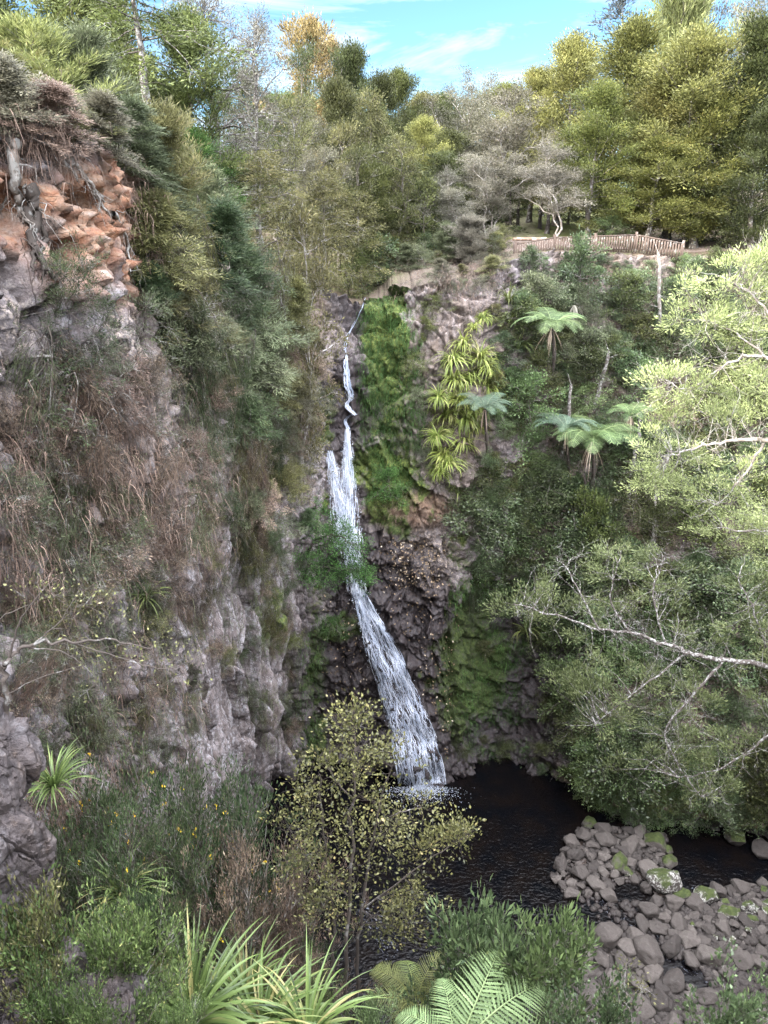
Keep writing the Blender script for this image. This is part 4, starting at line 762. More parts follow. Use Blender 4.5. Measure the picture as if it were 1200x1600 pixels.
on('plume2', 228, 350, 1.6, 1.7, 'feathery_shrub', 'low grey-green feathery shrub hanging at the edge of the red rock', 'shrub', 'feather_d')
for px, pt, Y, wd, l, k, lab in ((330, 250, 23, 120, 'feather_d', 'plume2', 'grey-green feathery tree on the slope under the soft bright tree'), (300, 330, 21.5, 110, 'olive', 'plume', 'olive feathery bush on the left slope above the brown hanging twigs'), (365, 330, 24, 120, 'green', 'drape2', 'green drooping tree on the left slope under the twiggy grey tree')):
    F(k, px, pt, Y, wd, 'slope_tree', lab, leaf=l)
for px, py, h, w_, l, lab in ((20, 200, .9, 1.4, 'kanuka', 'dry bush on the very edge of the red cliff under the feathery trees'), (75, 212, .8, 1.3, 'deadbroom', 'withered tuft on the rim right of the dry edge bush'), (110, 228, .8, 1.2, 'olive', 'olive tuft on the rim above the hollow in the red rock'), (150, 245, 1.0, 1.4, 'kanuka', 'grey-brown bush at the right end of the red rim')):
    on('plume2', px, py, h, w_, 'rim_shrub', lab, 'shrub', l, None, None, None, .5)
# the olive trees that lean over the left of the fall
F('drape', 408, 235, 27, 130, 'olive_tree', 'olive drooping tree with pale trunk left of the fall', leaf='olive', bark=BARK_PALE)
F('drape2', 452, 330, 28.2, 150, 'olive_tree', 'pale olive tree leaning towards the top of the fall', leaf='olive', bark=BARK_PALE)
F('drape', 492, 270, 33, 130, 'olive_tree', 'olive tree standing just behind the lip of the fall', leaf='olive', bark=BARK_PALE)
F('drape2', 428, 150, 34, 130, 'olive_tree', 'tall lichen-draped olive tree below the orange-topped trees', leaf='olive', bark=BARK_LICHEN)
F('kanuka2', 470, 165, 37, 130, 'tea_tree', 'grey wispy tree right of the tall lichen-draped olive tree', leaf='kanuka', bark=BARK_LICHEN)
for px, pt, Y, wd, l, k, lab in (
 (480, 28, 50, 110, 'orange', 'conifer2', 'rusty gold topped conifer against the sky'), (516, 62, 53, 70, 'orange', 'conifer2', 'smaller rusty gold conifer right of the taller gold one'), (455, 70, 46, 100, 'dark', 'drape2', 'dark conifer under the rusty gold treetops'),
 (552, 72, 47, 110, 'dark', 'totara3', 'dark green pointed conifer left of the open sky'), (525, 130, 42, 110, 'dark', 'totara3', 'dark layered conifer below the pointed one beside the sky'), (575, 150, 44, 95, 'olive', 'drape', 'shorter green conifer right of the dark pointed one'),
 (628, 112, 58, 95, 'green', 'totara3', 'rounded mid-green conifer standing free against the sky'), (600, 190, 50, 90, 'dark', 'totara3', 'dark bushy tree below the free-standing rounded conifer'), (655, 185, 47, 90, 'totara_gold', 'totara3', 'yellow-tinged tree at the middle of the far tree line'), (690, 165, 62, 70, 'dark', 'totara', 'dark tree at the lowest dip of the tree line'), (668, 150, 75, 70, 'green', 'totara2', 'distant green treetop in the dip of the tree line'),
 (540, 225, 38, 120, 'dark', 'drape2', 'dark conifer leaning over the stream above the fall'), (585, 255, 40, 110, 'green', 'totara3', 'green tree on the left bank of the stream above the fall'), (505, 195, 40, 110, 'olive', 'drape2', 'olive conifer behind the trees at the lip of the fall'), (640, 250, 43, 100, 'dark', 'totara3', 'dark spreading tree over the stream gully'), (690, 235, 45, 90, 'dark', 'conifer2', 'dark conifer right of the stream gully'),
 (715, 150, 58, 110, 'kanuka', 'kanuka', 'brownish tea tree left of the tallest brown one on the skyline'), (745, 118, 62, 90, 'kanuka', 'kanuka', 'brownish tea tree top on the skyline right of the dip'), (785, 165, 56, 110, 'kanuka', 'kanuka', 'brownish tea tree between the skyline dip and the yellow totara'),
 (882, 62, 50, 150, 'totara_gold', 'totara', 'tall yellow-green totara left of the blue-grey far tree'), (835, 110, 52, 110, 'totara_gold', 'totara3', 'yellow-green tree beside the tea trees on the skyline'), (960, 40, 47, 170, 'totara_gold', 'totara2', 'tall golden-green totara below the blue-grey far tree'), (930, 130, 43, 130, 'totara', 'totara3', 'green-gold tree in the middle of the right-hand wood'), (1062, 55, 43, 210, 'totara_gold', 'totara', 'broad bright golden-green totara above the fence end'), (1010, 120, 44, 130, 'totara_gold', 'totara2', 'golden-green totara left of the broad bright one'), (1020, 215, 41.5, 140, 'totara', 'totara3', 'low-branched green-gold tree behind the fence'), (1105, 150, 41, 150, 'totara', 'totara', 'green-gold tree behind the right end of the fence'), (1175, 35, 42, 150, 'dark', 'totara2', 'dark green layered conifer at the right edge of the wood'), (1195, 170, 39.5, 130, 'dark', 'totara', 'dark green low tree at the right edge behind the pale tree'), (1050, -25, 54, 150, 'pale', 'plume', 'pale silvery treetop above the golden totaras'), (1110, -20, 55, 120, 'greykan', 'kanuka', 'greyish tall treetop right of the pale silvery one'), (1165, 0, 52, 100, 'kanuka', 'kanuka', 'brown wispy treetop near the top right corner')):
    F(k, px, pt, Y, wd, 'forest_tree', lab, leaf=l, bark=BARK_PALE if l in ('kanuka', 'greykan') else None)
F('kanuka2', 760, 135, 46, 170, 'tea_tree', 'big brown-grey tea tree with many pale bare branches', leaf='kanuka', bark=BARK_PALE)
F('kanuka', 765, 235, 43.5, 150, 'tea_tree', 'grey-green tea tree in front of the big brown-grey one', leaf='greykan', bark=BARK_PALE)
F('kanuka2', 885, 222, 41.2, 140, 'tea_tree', 'grey tea tree with forked white trunk standing by the fence', leaf='greykan', bark=BARK_PALE)
F('kanuka2', 715, 265, 41, 90, 'tea_tree', 'thin grey tea tree left of the path', leaf='greykan', bark=BARK_PALE)
F('plume', 738, 335, 37.5, 95, 'feathery_shrub', 'silvery feathery shrub at the start of the path above the rock', 'shrub', leaf='greykan')
F('plume', 775, 358, 37.6, 90, 'feathery_shrub', 'olive feathery shrub left of the fence', 'shrub', leaf='olive')
F('plume2', 700, 345, 38.5, 80, 'feathery_shrub', 'grey-green feathery shrub beside the stream gully', 'shrub', leaf='feather_d')
F('broad', 590, 365, 38, 70, 'leafy_shrub', 'dark leafy shrub left of the stream above the fall', 'shrub', leaf='broad')
F('broad3', 555, 375, 37, 70, 'leafy_shrub', 'mid-green bush behind the mossy bank at the lip', 'shrub', leaf='green')
F('broad2', 655, 355, 42, 70, 'leafy_shrub', 'dark bush in the shade of the stream gully', 'shrub', leaf='broad')
F('broad2', 955, 330, 41.5, 60, 'leafy_shrub', 'green leafy bush just behind the fence', 'shrub', leaf='broad_l')
F('pine', 972, -25, 78, 150, 'pine_tree', 'blue-grey open-branched far tree against the sky', leaf='blue')
F('pine', 850, 105, 85, 90, 'pine_tree', 'smaller blue-grey far tree left of the tall totaras', leaf='blue')
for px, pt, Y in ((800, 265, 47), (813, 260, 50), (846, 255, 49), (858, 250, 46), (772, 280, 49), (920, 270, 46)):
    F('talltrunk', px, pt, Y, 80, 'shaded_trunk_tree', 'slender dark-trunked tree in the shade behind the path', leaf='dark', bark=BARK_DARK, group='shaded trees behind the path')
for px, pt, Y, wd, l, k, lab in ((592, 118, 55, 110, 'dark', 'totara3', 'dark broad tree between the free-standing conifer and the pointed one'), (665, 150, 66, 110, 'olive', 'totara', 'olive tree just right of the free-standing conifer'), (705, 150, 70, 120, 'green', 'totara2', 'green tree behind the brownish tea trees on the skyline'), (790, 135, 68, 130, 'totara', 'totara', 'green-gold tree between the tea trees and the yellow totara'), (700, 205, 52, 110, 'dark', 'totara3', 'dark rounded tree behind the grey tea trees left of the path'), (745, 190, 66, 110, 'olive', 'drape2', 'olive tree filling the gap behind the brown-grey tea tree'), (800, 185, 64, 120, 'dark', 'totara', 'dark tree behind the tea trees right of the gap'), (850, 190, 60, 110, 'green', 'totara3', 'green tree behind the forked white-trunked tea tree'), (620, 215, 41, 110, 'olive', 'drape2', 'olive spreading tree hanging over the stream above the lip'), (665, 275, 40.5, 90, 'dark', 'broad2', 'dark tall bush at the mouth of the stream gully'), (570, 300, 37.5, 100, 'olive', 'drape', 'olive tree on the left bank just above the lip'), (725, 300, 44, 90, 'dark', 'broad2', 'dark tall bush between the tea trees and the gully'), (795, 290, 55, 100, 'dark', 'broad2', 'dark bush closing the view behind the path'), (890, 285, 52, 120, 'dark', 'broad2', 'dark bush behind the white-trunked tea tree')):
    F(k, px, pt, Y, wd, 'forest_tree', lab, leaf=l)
rr = random.Random(11)
for i in range(46):
    Y = rr.uniform(58, 105); px = rr.uniform(-60, 1260) if i > 12 else rr.uniform(420, 860)
    dip = 205 + 60 * math.exp(-((px - 650) / 130) ** 2) - (60 if px < 420 or px > 860 else 0)
    F(rr.choice(['totara', 'totara2', 'totara3', 'conifer', 'conifer2']), px, dip - rr.uniform(0, 70), Y, rr.uniform(80, 130), 'forest_tree', 'tree of the wood behind the front row of trees', leaf=rr.choice(['dark', 'green', 'totara', 'dark']), group='trees deep in the wood')
for i in range(26):
    px = rr.uniform(520, 1200); Y = rr.uniform(41, 56)
    if 785 < px < 930 and Y < 62: continue
    F(rr.choice(['broad', 'broad2', 'broad3']), px, rr.uniform(310, 340), Y, rr.uniform(60, 110), 'leafy_shrub', 'dark undergrowth bush between the trunks of the plateau wood', 'shrub', leaf=rr.choice(['broad', 'dark', 'green']), group='undergrowth bushes of the plateau wood')
# ------------------------------------------------------------------ plants on the walls of the gorge
rr = random.Random(23)
def poly_pts(poly, n, r=rr):
    xs = [p[0] for p in poly]; ys = [p[1] for p in poly]; out = []
    while len(out) < n:
        x = np.array([r.uniform(min(xs), max(xs)) for _ in range(64)]); y = np.array([r.uniform(min(ys), max(ys)) for _ in range(64)])
        k = inpoly(x, y, poly); out += list(zip(x[k], y[k]))
    return out[:n]
def zone(poly, n, keys, leafs, h, wd, name, label, group, cat='shrub', lean=.35, bark=None):
    pts = []
    cand = poly_pts(poly, n * 6)
    for c in cand:                                       # keep them spread out
        if len(pts) >= n: break
        md = math.sqrt(abs(sum(poly[i][0] * poly[(i + 1) % len(poly)][1] - poly[(i + 1) % len(poly)][0] * poly[i][1] for i in range(len(poly)))) / 2 / n) * .62
        if all((c[0] - q_[0]) ** 2 + (c[1] - q_[1]) ** 2 > md * md for q_ in pts): pts.append(c)
    for px, py in pts:
        s = rr.uniform(.7, 1.25); on(rr.choice(keys), px, py, rr.uniform(*h) * s, rr.uniform(*wd) * s, name, label, cat, rr.choice(leafs), bark, group, None, lean)
BB = ['broad', 'broad2', 'broad3']
# right-hand slope
zone([(800,475),(1060,465),(1060,560),(900,600),(830,560),(800,500)], 34, BB, ['broad', 'dark', 'broad', 'feather_d'], (1.1, 1.9), (1.5, 2.4), 'slope_shrub', 'dark leafy bush on the steep slope just under the fence', 'bushes on the slope under the fence')
zone([(780,580),(1010,560),(1010,780),(860,790),(790,720)], 30, BB, ['broad', 'broad', 'broad_l', 'dark'], (1.0, 2.0), (1.5, 2.5), 'slope_shrub', 'leafy bush among the tree ferns on the right slope', 'bushes among the tree ferns')
zone([(715,760),(880,740),(880,980),(790,960),(730,880)], 30, BB, ['broad', 'broad', 'dark', 'broad_l'], (1.4, 2.6), (1.7, 2.8), 'slope_shrub', 'dark glossy bush right of the brown rock by the lower fall', 'bushes right of the lower fall')
zone([(870,780),(1210,640),(1210,960),(900,960)], 40, BB, ['broad', 'broad', 'dark', 'green'], (1.8, 3.4), (2, 3.4), 'slope_shrub', 'dark bush on the slope behind the pale yellow-green tree', 'bushes behind the pale tree')
zone([(860,960),(1210,940),(1210,1290),(930,1270),(880,1150)], 50, BB, ['broad', 'broad', 'dark', 'broad_l'], (1.6, 3.2), (2, 3.2), 'slope_shrub', 'dark bush on the bank behind the grey-green leaning tree', 'bushes behind the leaning tree')
zone([(900,1225),(1200,1235),(1200,1295),(940,1280)], 26, ['broad2', 'broad3'], ['broad', 'green', 'broad_l'], (.6, 1.2), (.8, 1.5), 'bank_shrub', 'small bush overhanging the dark water on the mossy bank', 'small bushes on the mossy bank')
zone([(800,425),(830,412),(1070,412),(1070,440),(800,450)], 22, ['broad2', 'broad3', 'broad'], ['broad', 'broad_l', 'feather_d'], (.4, .75), (.7, 1.2), 'rim_shrub', 'low bush growing up against the foot of the wooden fence', 'low bushes at the foot of the fence')
for px, py, h, wd, k, l, lab in (
 (735, 930, 1.2, 1.6, 'hangbroom', 'broad', 'dark hanging bush at the left edge of the shaded recess'), (790, 955, 1.3, 1.9, 'broad2', 'broad', 'dark bush drooping over the middle of the shaded recess'), (845, 1010, 1.4, 2.0, 'broad', 'dark', 'dark bush at the right edge of the shaded recess'), (760, 1020, .7, 1.1, 'broad2', 'dark', 'small dark bush inside the shaded recess'), (855, 1120, 1.3, 1.7, 'broad2', 'dark', 'dark bush low on the right side of the shaded recess'), (828, 690, 3.6, 3.0, 'broad2', 'broad_l', 'tall grey-green leafy shrub between two tree ferns'), (835, 820, 2.0, 3.0, 'broad', 'broad_l', 'fresh green bush below the largest tree fern'), (765, 830, 2.6, 3.2, 'broad2', 'broad', 'big dark bush right of the mossy rock column'), (745, 900, 1.8, 2.2, 'broad', 'broad', 'dark blue-green bush hanging over the dark recess'),
 (905, 465, 2.8, 2.4, 'broad', 'broad', 'round dark bush with a dead grey frond below the fence'), (825, 430, 1.2, 1.4, 'broad', 'broad', 'dark round bush at the left end of the fence'), (610, 778, 1.6, 1.9, 'broad2', 'bright', 'bright green bush at the foot of the mossy rock beside the upper fall'), (515, 985, .9, 1.5, 'broad3', 'bright', 'small green fern-like bush on the dark rock left of the cascade'),
 (985, 1215, 2.0, 2.6, 'broad', 'broad_l', 'fresh green leafy bush at the foot of the bank above the boulders'), (1130, 1270, 1.6, 2.0, 'broad2', 'broad', 'bush trailing into the pool at the right edge')):
    on(k, px, py, h, wd, 'leafy_shrub', lab, 'shrub', l)
# bare stems on the right slope
for a, b, r, lab, bk in (((1032,560),(1028,395),.11,'straight grey trunk standing beside the fence end', BARK_PALE), ((925,650),(952,548),.13,'thick pale leaning trunk above the largest tree fern', BARK_LICHEN), ((868,790),(893,600),.12,'dark lichen-spotted broken trunk left of the largest tree fern', BARK_LICHEN), ((978,800),(1002,640),.12,'pale leaning trunk right of the largest tree fern', BARK_LICHEN), ((1015,900),(1030,690),.09,'thin pale stem in front of the dark bushes below the pale tree', BARK_PALE), ((920,840),(912,740),.1,'short dark stem under the largest tree fern', BARK_DARK)):
    pa, na = hit(*a); Y = pa[1] - .3; pb = at(b[0], b[1], Y - .1); o = empty('dead_tree', tuple(pa)); tag(o, lab, 'dead tree'); mb = MB(); ks = np.linspace(0, 1, 9); Pq = pa + (pb - pa) * ks[:, None] + np.random.RandomState(int(r * 1000)).normal(size=(9, 3)) * .03 - pa; Pq[0] = -na * .3
    tubes(mb, Pq[None], (r * (1 - .45 * ks))[None], 8, .5); mb.build('trunk', bk, o)
    rs_ = np.random.RandomState(3); k4 = np.linspace(0, 1, 4)
    for _ in range(6):
        bm_ = MB(); dq = rsph(rs_, 1)[0] + np.array([0, 0, .3]); tubes(bm_, (Pq[rs_.randint(4, 9)] + dq * (k4 * .5)[:, None])[None], .018 * (1 - .7 * k4)[None], 4, .5); bm_.build('branch', bk, o)
# tree ferns
for lab, ft, tp_, sz, n, l, sd, ms in (('tree fern with bright fronds standing highest on the right slope below the fence', (855, 600), (862, 512), 1.75, 13, 'fern_far', 1, FRF), ('small grey-green tree fern right of the strap-leaved column', (768, 735), (758, 640), 1.35, 12, 'fern_dull', 2, FRF), ('largest tree fern, broad fronds in the middle of the right slope', (922, 800), (925, 690), 2.15, 16, 'fern_far', 3, FRF), ('tree fern half hidden just left above the largest one', (888, 750), (885, 672), 1.5, 11, 'fern_dull', 4, FRF), ('single-crowned small tree fern in the shade right of the largest one', (985, 720), (985, 650), 1.3, 9, 'fern_far', 5, FRF)):
    pa, na = hit(*ft); tree_fern(lab, pa - na * .2, at(tp_[0], tp_[1], pa[1] - 1.9), sz * 1.12, n, ms, l, sd)
# strap-leaved rosettes climbing the rock
TU = [tuft_mesh(50 + i, 120, 1.15, .05, 0, 80, 1.15, 8, .6).mesh('leaves', LF['kiekie']) for i in range(3)]; TG = tuft_mesh(60, 50, 1.5, .045, 20, 80, 1.25, 8).mesh('leaves', LF['kiekie'])
def tuft(me, px, py, s, label, leaf, group=None, out=.25, name='strap_leaf_plant', loc=None):
    if loc is None: p, n = hit(px, py); loc = p + n * out
    o = bpy.data.objects.new(name, me); C.objects.link(o); o.location = loc; o.scale = (s, s, s); o.rotation_euler = (rr.uniform(-.25, .1) + .25, rr.uniform(-.2, .2), rr.uniform(0, 6.28)); tag(o, label, 'plant', group); o.material_slots[0].link = 'OBJECT'; o.material_slots[0].material = LF[leaf]; return o
for px, py in [(722,535),(703,556),(742,556),(764,572),(706,588),(734,592),(760,602),(696,618),(720,628),(700,650),(724,662),(748,668),(690,682),(714,694),(736,640),(692,712),(706,730),(690,745),(770,598)]:
    tuft(rr.choice(TU), px, py, rr.uniform(.85, 1.2), 'bright green strap-leaved rosette in the column hanging on the rock right of the fall', 'kiekie', 'strap-leaved rosettes in the hanging column', .35)
tuft(TU[0], 748, 492, .7, 'small strap-leaved tuft on the rock above the hanging column', 'kiekie'); tuft(TU[1], 742, 517, .6, 'smallest strap-leaved tuft just under the upper one', 'kiekie')
for px, py, lab in ((797, 505, 'long dark strap-leaved plant hanging right of the bright column, upper one'), (808, 548, 'long dark strap-leaved plant hanging right of the bright column, lower one'), (790, 470, 'strap-leaved plant at the top of the dark hanging pair')):
    tuft(TG, px, py, 1.0, lab, 'green')
for px, py, s, lab in ((920, 660, 1.0, 'spiky strap-leaved plant behind the pale leaning trunk'), (822, 985, 1.1, 'dark spiky plant hanging over the shaded recess'), (720, 770, .8, 'strap-leaved plant at the foot of the bright column'), (870, 730, .9, 'spiky plant beneath the tree ferns left of the largest'), (228, 930, .6, 'long green tuft of sword leaves hanging on the left cliff')):
    tuft(TG, px, py, s, lab, 'green')
p_, n_ = hit(905, 470); dm = tuft_mesh(77, 60, 1.1, .03, -70, -20, .5, 6, .8, False).build('dead_frond', LF['greykan'], loc=tuple(p_ + n_ * 1.6 + np.array([0, 0, .2]))); tag(dm, 'bundle of dead grey fronds hanging below the round dark bush', 'dead fronds')
# fine-leaved bright tree overhanging the middle of the fall
b0 = hit(462, 905)[0]
blob_tree('bright_tree', 'bright green fine-leaved tree leaning out across the middle of the fall', 'tree', b0, [[b0, at(470, 880, 29.0), at(492, 850, 28.8), at(520, 835, 28.6), at(548, 850, 28.7)], [at(470, 880, 29.0), at(500, 885, 28.8), at(545, 890, 28.8)], [at(470, 880, 29), at(468, 840, 28.8), at(480, 800, 28.7)]], [(.09, .02), (.05, .015), (.05, .015)],
  PB([(475, 800, 34, 22, 28.7), (515, 822, 40, 26, 28.5), (548, 850, 28, 24, 28.7), (500, 858, 46, 28, 28.4), (545, 888, 34, 26, 28.7), (482, 885, 34, 24, 28.5), (570, 905, 16, 20, 28.8), (450, 838, 24, 22, 28.7), (510, 900, 40, 18, 28.6)]), 'bright', BARK_DARK, 4, 26, 60, .17, .10, .03, .008, .6, .15, .03)
# ------------------------------------------------------------------ left cliff
HB = ['hangbroom', 'hangbroom', 'broom2']
zone([(0,650),(70,600),(200,590),(380,640),(390,760),(320,860),(220,920),(0,860)], 46, HB + ['broom', 'broom2'], ['deadbroom', 'deadbroom', 'feather_d', 'broom', 'deadbroom'], (.7, 1.2), (1.1, 2.0), 'hanging_broom', 'withered brown broom draped over the upper left cliff', 'withered broom draped over the left cliff', lean=.9)
zone([(200,420),(330,420),(480,520),(490,700),(400,720),(300,620),(220,540)], 44, ['broom', 'broom2', 'plume2', 'hangbroom', 'plume2'], ['feather_d', 'broom', 'feather_d', 'olive', 'deadbroom'], (1.0, 1.9), (1.3, 2.4), 'cliff_shrub', 'grey-green wispy shrub on the vegetated slope left of the upper fall', 'wispy shrubs left of the upper fall', lean=.6)
zone([(380,700),(500,700),(500,800),(400,900),(370,820)], 20, ['hangbroom', 'broom2', 'drape2', 'plume2'], ['olive', 'deadbroom', 'feather_d', 'broom'], (.9, 1.7), (1.2, 2.2), 'cliff_shrub', 'olive and brown wispy shrub on the cliff beside the free-falling water', 'wispy shrubs beside the free-falling water', lean=.6)
zone([(0,900),(240,930),(330,950),(300,1200),(0,1200)], 44, HB + ['broom'], ['deadbroom', 'broom', 'olive', 'feather_d'], (.5, 1.0), (.8, 1.5), 'cliff_shrub', 'thin brownish shrub on the lower left cliff behind the bare branches', 'thin shrubs on the lower left cliff', lean=.9)
zone([(300,800),(480,830),(470,1180),(330,1050)], 38, ['broom2', 'hangbroom', 'broad3'], ['broom', 'olive', 'green', 'deadbroom', 'broom'], (.35, .8), (.7, 1.4), 'cliff_shrub', 'small green tuft rooted in a crack of the grey jointed cliff', 'tufts in the cracks of the grey jointed cliff', lean=.8)
for px, py, h, wd, k, l, lab in ((95, 500, 1.3, 1.5, 'broom', 'broom', 'dark green broom bush under the red weathered rock'), (130, 560, 1.2, 1.4, 'broom2', 'broom', 'second dark green broom bush lower under the red rock'), (150, 585, .9, 1.2, 'broom2', 'feather_d', 'small grey-green bush below the two dark broom bushes'), (50, 660, 1.2, 1.5, 'hangbroom', 'feather_d', 'grey-green hanging bush at the left edge of the cliff'), (405, 600, 2.2, 2.6, 'plume', 'feather_d', 'large dark grey-green feathery shrub left of the winding water'), (440, 660, 2.4, 2.2, 'kanuka2', 'kanuka', 'sparse greyish shrub with bare twigs left of the falling water'), (345, 1035, .9, 1.1, 'broom2', 'green', 'green grassy tuft on a ledge of the grey cliff'), (430, 990, .8, 1.2, 'broad3', 'olive', 'olive shrub clinging to the grey cliff beside the bright tree'), (395, 760, 1.2, 1.6, 'hangbroom', 'deadbroom', 'brown hanging bush at the edge of the grey cliff'), (300, 560, 1.5, 1.8, 'plume2', 'feather_d', 'bushy grey-green shrub below the tangle of white dead twigs'), (470, 445, 1.6, 2.4, 'drape2', 'olive', 'olive bush at the lip left of the stream')):
    on(k, px, py, h, wd, 'cliff_shrub', lab, 'shrub', l, None, None, None, .7)
on('baretwig', 292, 535, 1.3, 1.8, 'dead_branch', 'tangle of white dead twigs on the left slope', 'dead shrub', None, BARK_PALE); on('baretwig', 340, 690, .8, 1.2, 'dead_branch', 'small pale dead twigs over the white rock patch', 'dead shrub', None, BARK_PALE); on('baretwig', 410, 720, 1.0, 1.6, 'dead_branch', 'pale dead branches under the sparse greyish shrub', 'dead shrub', None, BARK_PALE)
# countless fine stuff: withered twigs and grass that hang over the rock
def curtain(name, regions, per, leaf, L, W, seed, spread=.35, drop=1.0, out=.5):
    rs = np.random.RandomState(seed); Ps = []; Ns = []
    for poly, n in regions:
        for px, py in poly_pts(poly, n, random.Random(seed)):
            p, nn = hit(px, py)
            if p is None: continue
            if vnoise(np.array([p * .9]), seed)[0] < -.25: continue
            Ps.append(p); Ns.append(nn)
    Ps = np.repeat(np.array(Ps), per, 0); Ns = np.repeat(np.array(Ns), per, 0); n = len(Ps); K = 5; k = np.linspace(0, 1, K)
    Ps = Ps + rs.normal(size=(n, 3)) * spread * np.array([.6, .6, .8]); l = L * rs.uniform(.4, 1.3, n); d = unit(Ns * out + rs.normal(size=(n, 3)) * .55 + np.array([0, 0, .25]))
    P = Ps[:, None] + d[:, None] * (l[:, None] * k * .55)[..., None]; P[..., 2] -= (l[:, None] * drop) * k ** 2; P += np.cumsum(rs.normal(size=P.shape), 1) * (l[:, None, None] * .035)
    sd = unit(np.cross(d, rsph(rs, n))); mb = MB(); blades(mb, P, sd, W * rs.uniform(.6, 1.3, (n, 1)) * (1 - .75 * k)[None], np.clip(.45 + np.repeat(vnoise(Ps[::per] * .8, 3) * .3, per) + rs.normal(size=n) * .18, 0, 1))
    o = mb.build(name, LF[leaf]); tag(o, kind='stuff'); return o
tag(curtain('withered_twigs', [([(0,650),(60,610),(230,590),(390,640),(400,780),(330,900),(230,980),(0,880)], 1500), ([(0,880),(230,960),(330,960),(300,1190),(0,1190)], 420), ([(190,260),(240,330),(240,400),(205,330)], 120), ([(0,188),(110,212),(140,240),(60,222),(0,220)], 160)], 10, 'deadbroom', .42, .014, 101), 'brown withered twigs hanging over the left cliff')
tag(curtain('cliff_grass', [([(230,440),(340,430),(480,520),(490,760),(400,860),(340,760),(300,640),(240,560)], 1200), ([(270,640),(345,650),(345,800),(290,860)], 350), ([(0,900),(240,930),(320,960),(300,1200),(0,1200)], 700), ([(330,880),(470,880),(470,1120),(420,1180),(330,1000)], 420)], 8, 'feather_d', .5, .014, 102), 'thin grey-green grass and twigs over the slope left of the fall')
tag(curtain('wet_grass', [([(560,470),(640,470),(670,620),(680,740),(600,780),(565,690),(560,560)], 1500), ([(480,840),(510,850),(500,1180),(455,1190),(475,1000)], 420), ([(700,860),(760,900),(830,1000),(830,1180),(730,1180),(705,980)], 1500)], 9, 'bright', .3, .022, 103, .25, .9, .5), 'bright green grass and moss tufts on the wet rock')
tag(curtain('dry_grass', [([(610,395),(790,380),(800,470),(720,480),(620,470)], 1100), ([(640,480),(800,470),(800,540),(760,560),(680,560)], 330), ([(590,765),(700,765),(720,830),(600,830)], 300)], 7, 'deadbroom', .35, .014, 104, .3, .8, .5), 'dry brownish grass on the rock ledges right of the fall')
tag(curtain('bank_creeper', [([(900,1215),(1200,1225),(1200,1300),(940,1285)], 1100), ([(1010,420),(1060,430),(1040,560),(960,560)], 300), ([(760,760),(880,780),(880,960),(760,930)], 500), ([(860,900),(1200,900),(1200,1250),(900,1220)], 1100)], 8, 'broad', .3, .05, 105, .3, .5, .6), 'dark creeper leaves covering the bank of the pool')
# fallen leaves on the wet rock by the cascade
rs = np.random.RandomState(9); mb = MB(); Q = []
for (px, py) in poly_pts([(585,840),(700,840),(720,930),(700,1190),(640,1040),(600,930)], 380) + poly_pts([(505,930),(560,950),(575,1090),(510,1140)], 160) + poly_pts([(610,845),(690,850),(690,920),(620,920)], 320):
    p, n = hit(px, py); Q.append((p + n * .12, n))
pp = np.array([a for a, b in Q]); nn = np.array([b for a, b in Q]); sd = unit(np.cross(nn, rsph(rs, len(Q)))); leaves(mb, pp, unit(sd + nn * .4 + np.array([0, 0, -.4])), .13, .075, rs.uniform(.1, 1, len(Q)), rs); lv = mb.build('fallen_leaves', leafmat('fallen_leaf', (.1, .065, .035), (.3, .22, .135), (.55, .48, .38), .1)); tag(lv, 'tan fallen leaves stuck to the wet rock beside the cascade', kind='stuff')
# roots laid bare above the red rock
def roots(label, lines, seed, bark, n=10):
    mb = MB(); rs = np.random.RandomState(seed); first = None
    for ln, r in lines:
        P = []
        for px, py in ln:
            p, nn = hit(px, py)
            if p is None or p[1] > 30: continue
            P.append(p + nn * (r * .9 + .03))
        if len(P) < 3: continue
        P = np.array(P); first = P[0] if first is None else first; q_ = catmull(P, [6] * (len(P) - 1)); q_[1:-1] += rs.normal(size=(len(q_) - 2, 3)) * r * .35; k = np.linspace(0, 1, len(q_)); tubes(mb, (q_ - first)[None], (r * (1 - .75 * k))[None], 7, .5)
        for _ in range(n):
            i = rs.randint(0, len(q_) - 2); K5 = np.linspace(0, 1, 6); d = np.array([rs.normal() * .5 + .3, rs.normal() * .6, -.6]); b = q_[i] - first; T = b + d * (K5 * rs.uniform(.15, .5))[:, None]; T[:, 2] -= .25 * K5 ** 2; T[1:] += np.cumsum(rs.normal(size=(5, 3)) * .06, 0); tubes(mb, T[None], (r * .16 * (1 - .8 * K5))[None], 4, .5)
    o = mb.build('tree_roots', bark, loc=tuple(first)); tag(o, label, 'roots')
roots('dark thick roots hanging in the hollow of the red rock', [([(48,290),(50,340),(52,390),(62,415),(80,435)], .1), ([(52,300),(58,350),(50,400),(46,425)], .07), ([(60,330),(68,370),(62,400),(72,430)], .05), ([(78,235),(80,255),(78,275)], .06)], 1, BARK_DARK, 6)
roots('pale lichen-covered root running down the left edge of the red rock', [([(20,215),(22,260),(30,300),(40,340),(44,356)], .1), ([(38,290),(52,315),(66,325)], .05), ([(22,262),(14,300),(4,330)], .04)], 2, BARK_PALE, 8)
roots('grey roots trailing along the top rim of the red rock', [([(40,240),(70,235),(110,255),(140,285),(160,310)], .07), ([(85,240),(105,262),(118,285)], .04), ([(120,265),(150,300),(172,340)], .05), ([(175,330),(196,380),(200,420)], .05), ([(5,190),(45,205),(90,225)], .05)], 3, BARK_PALE, 8)
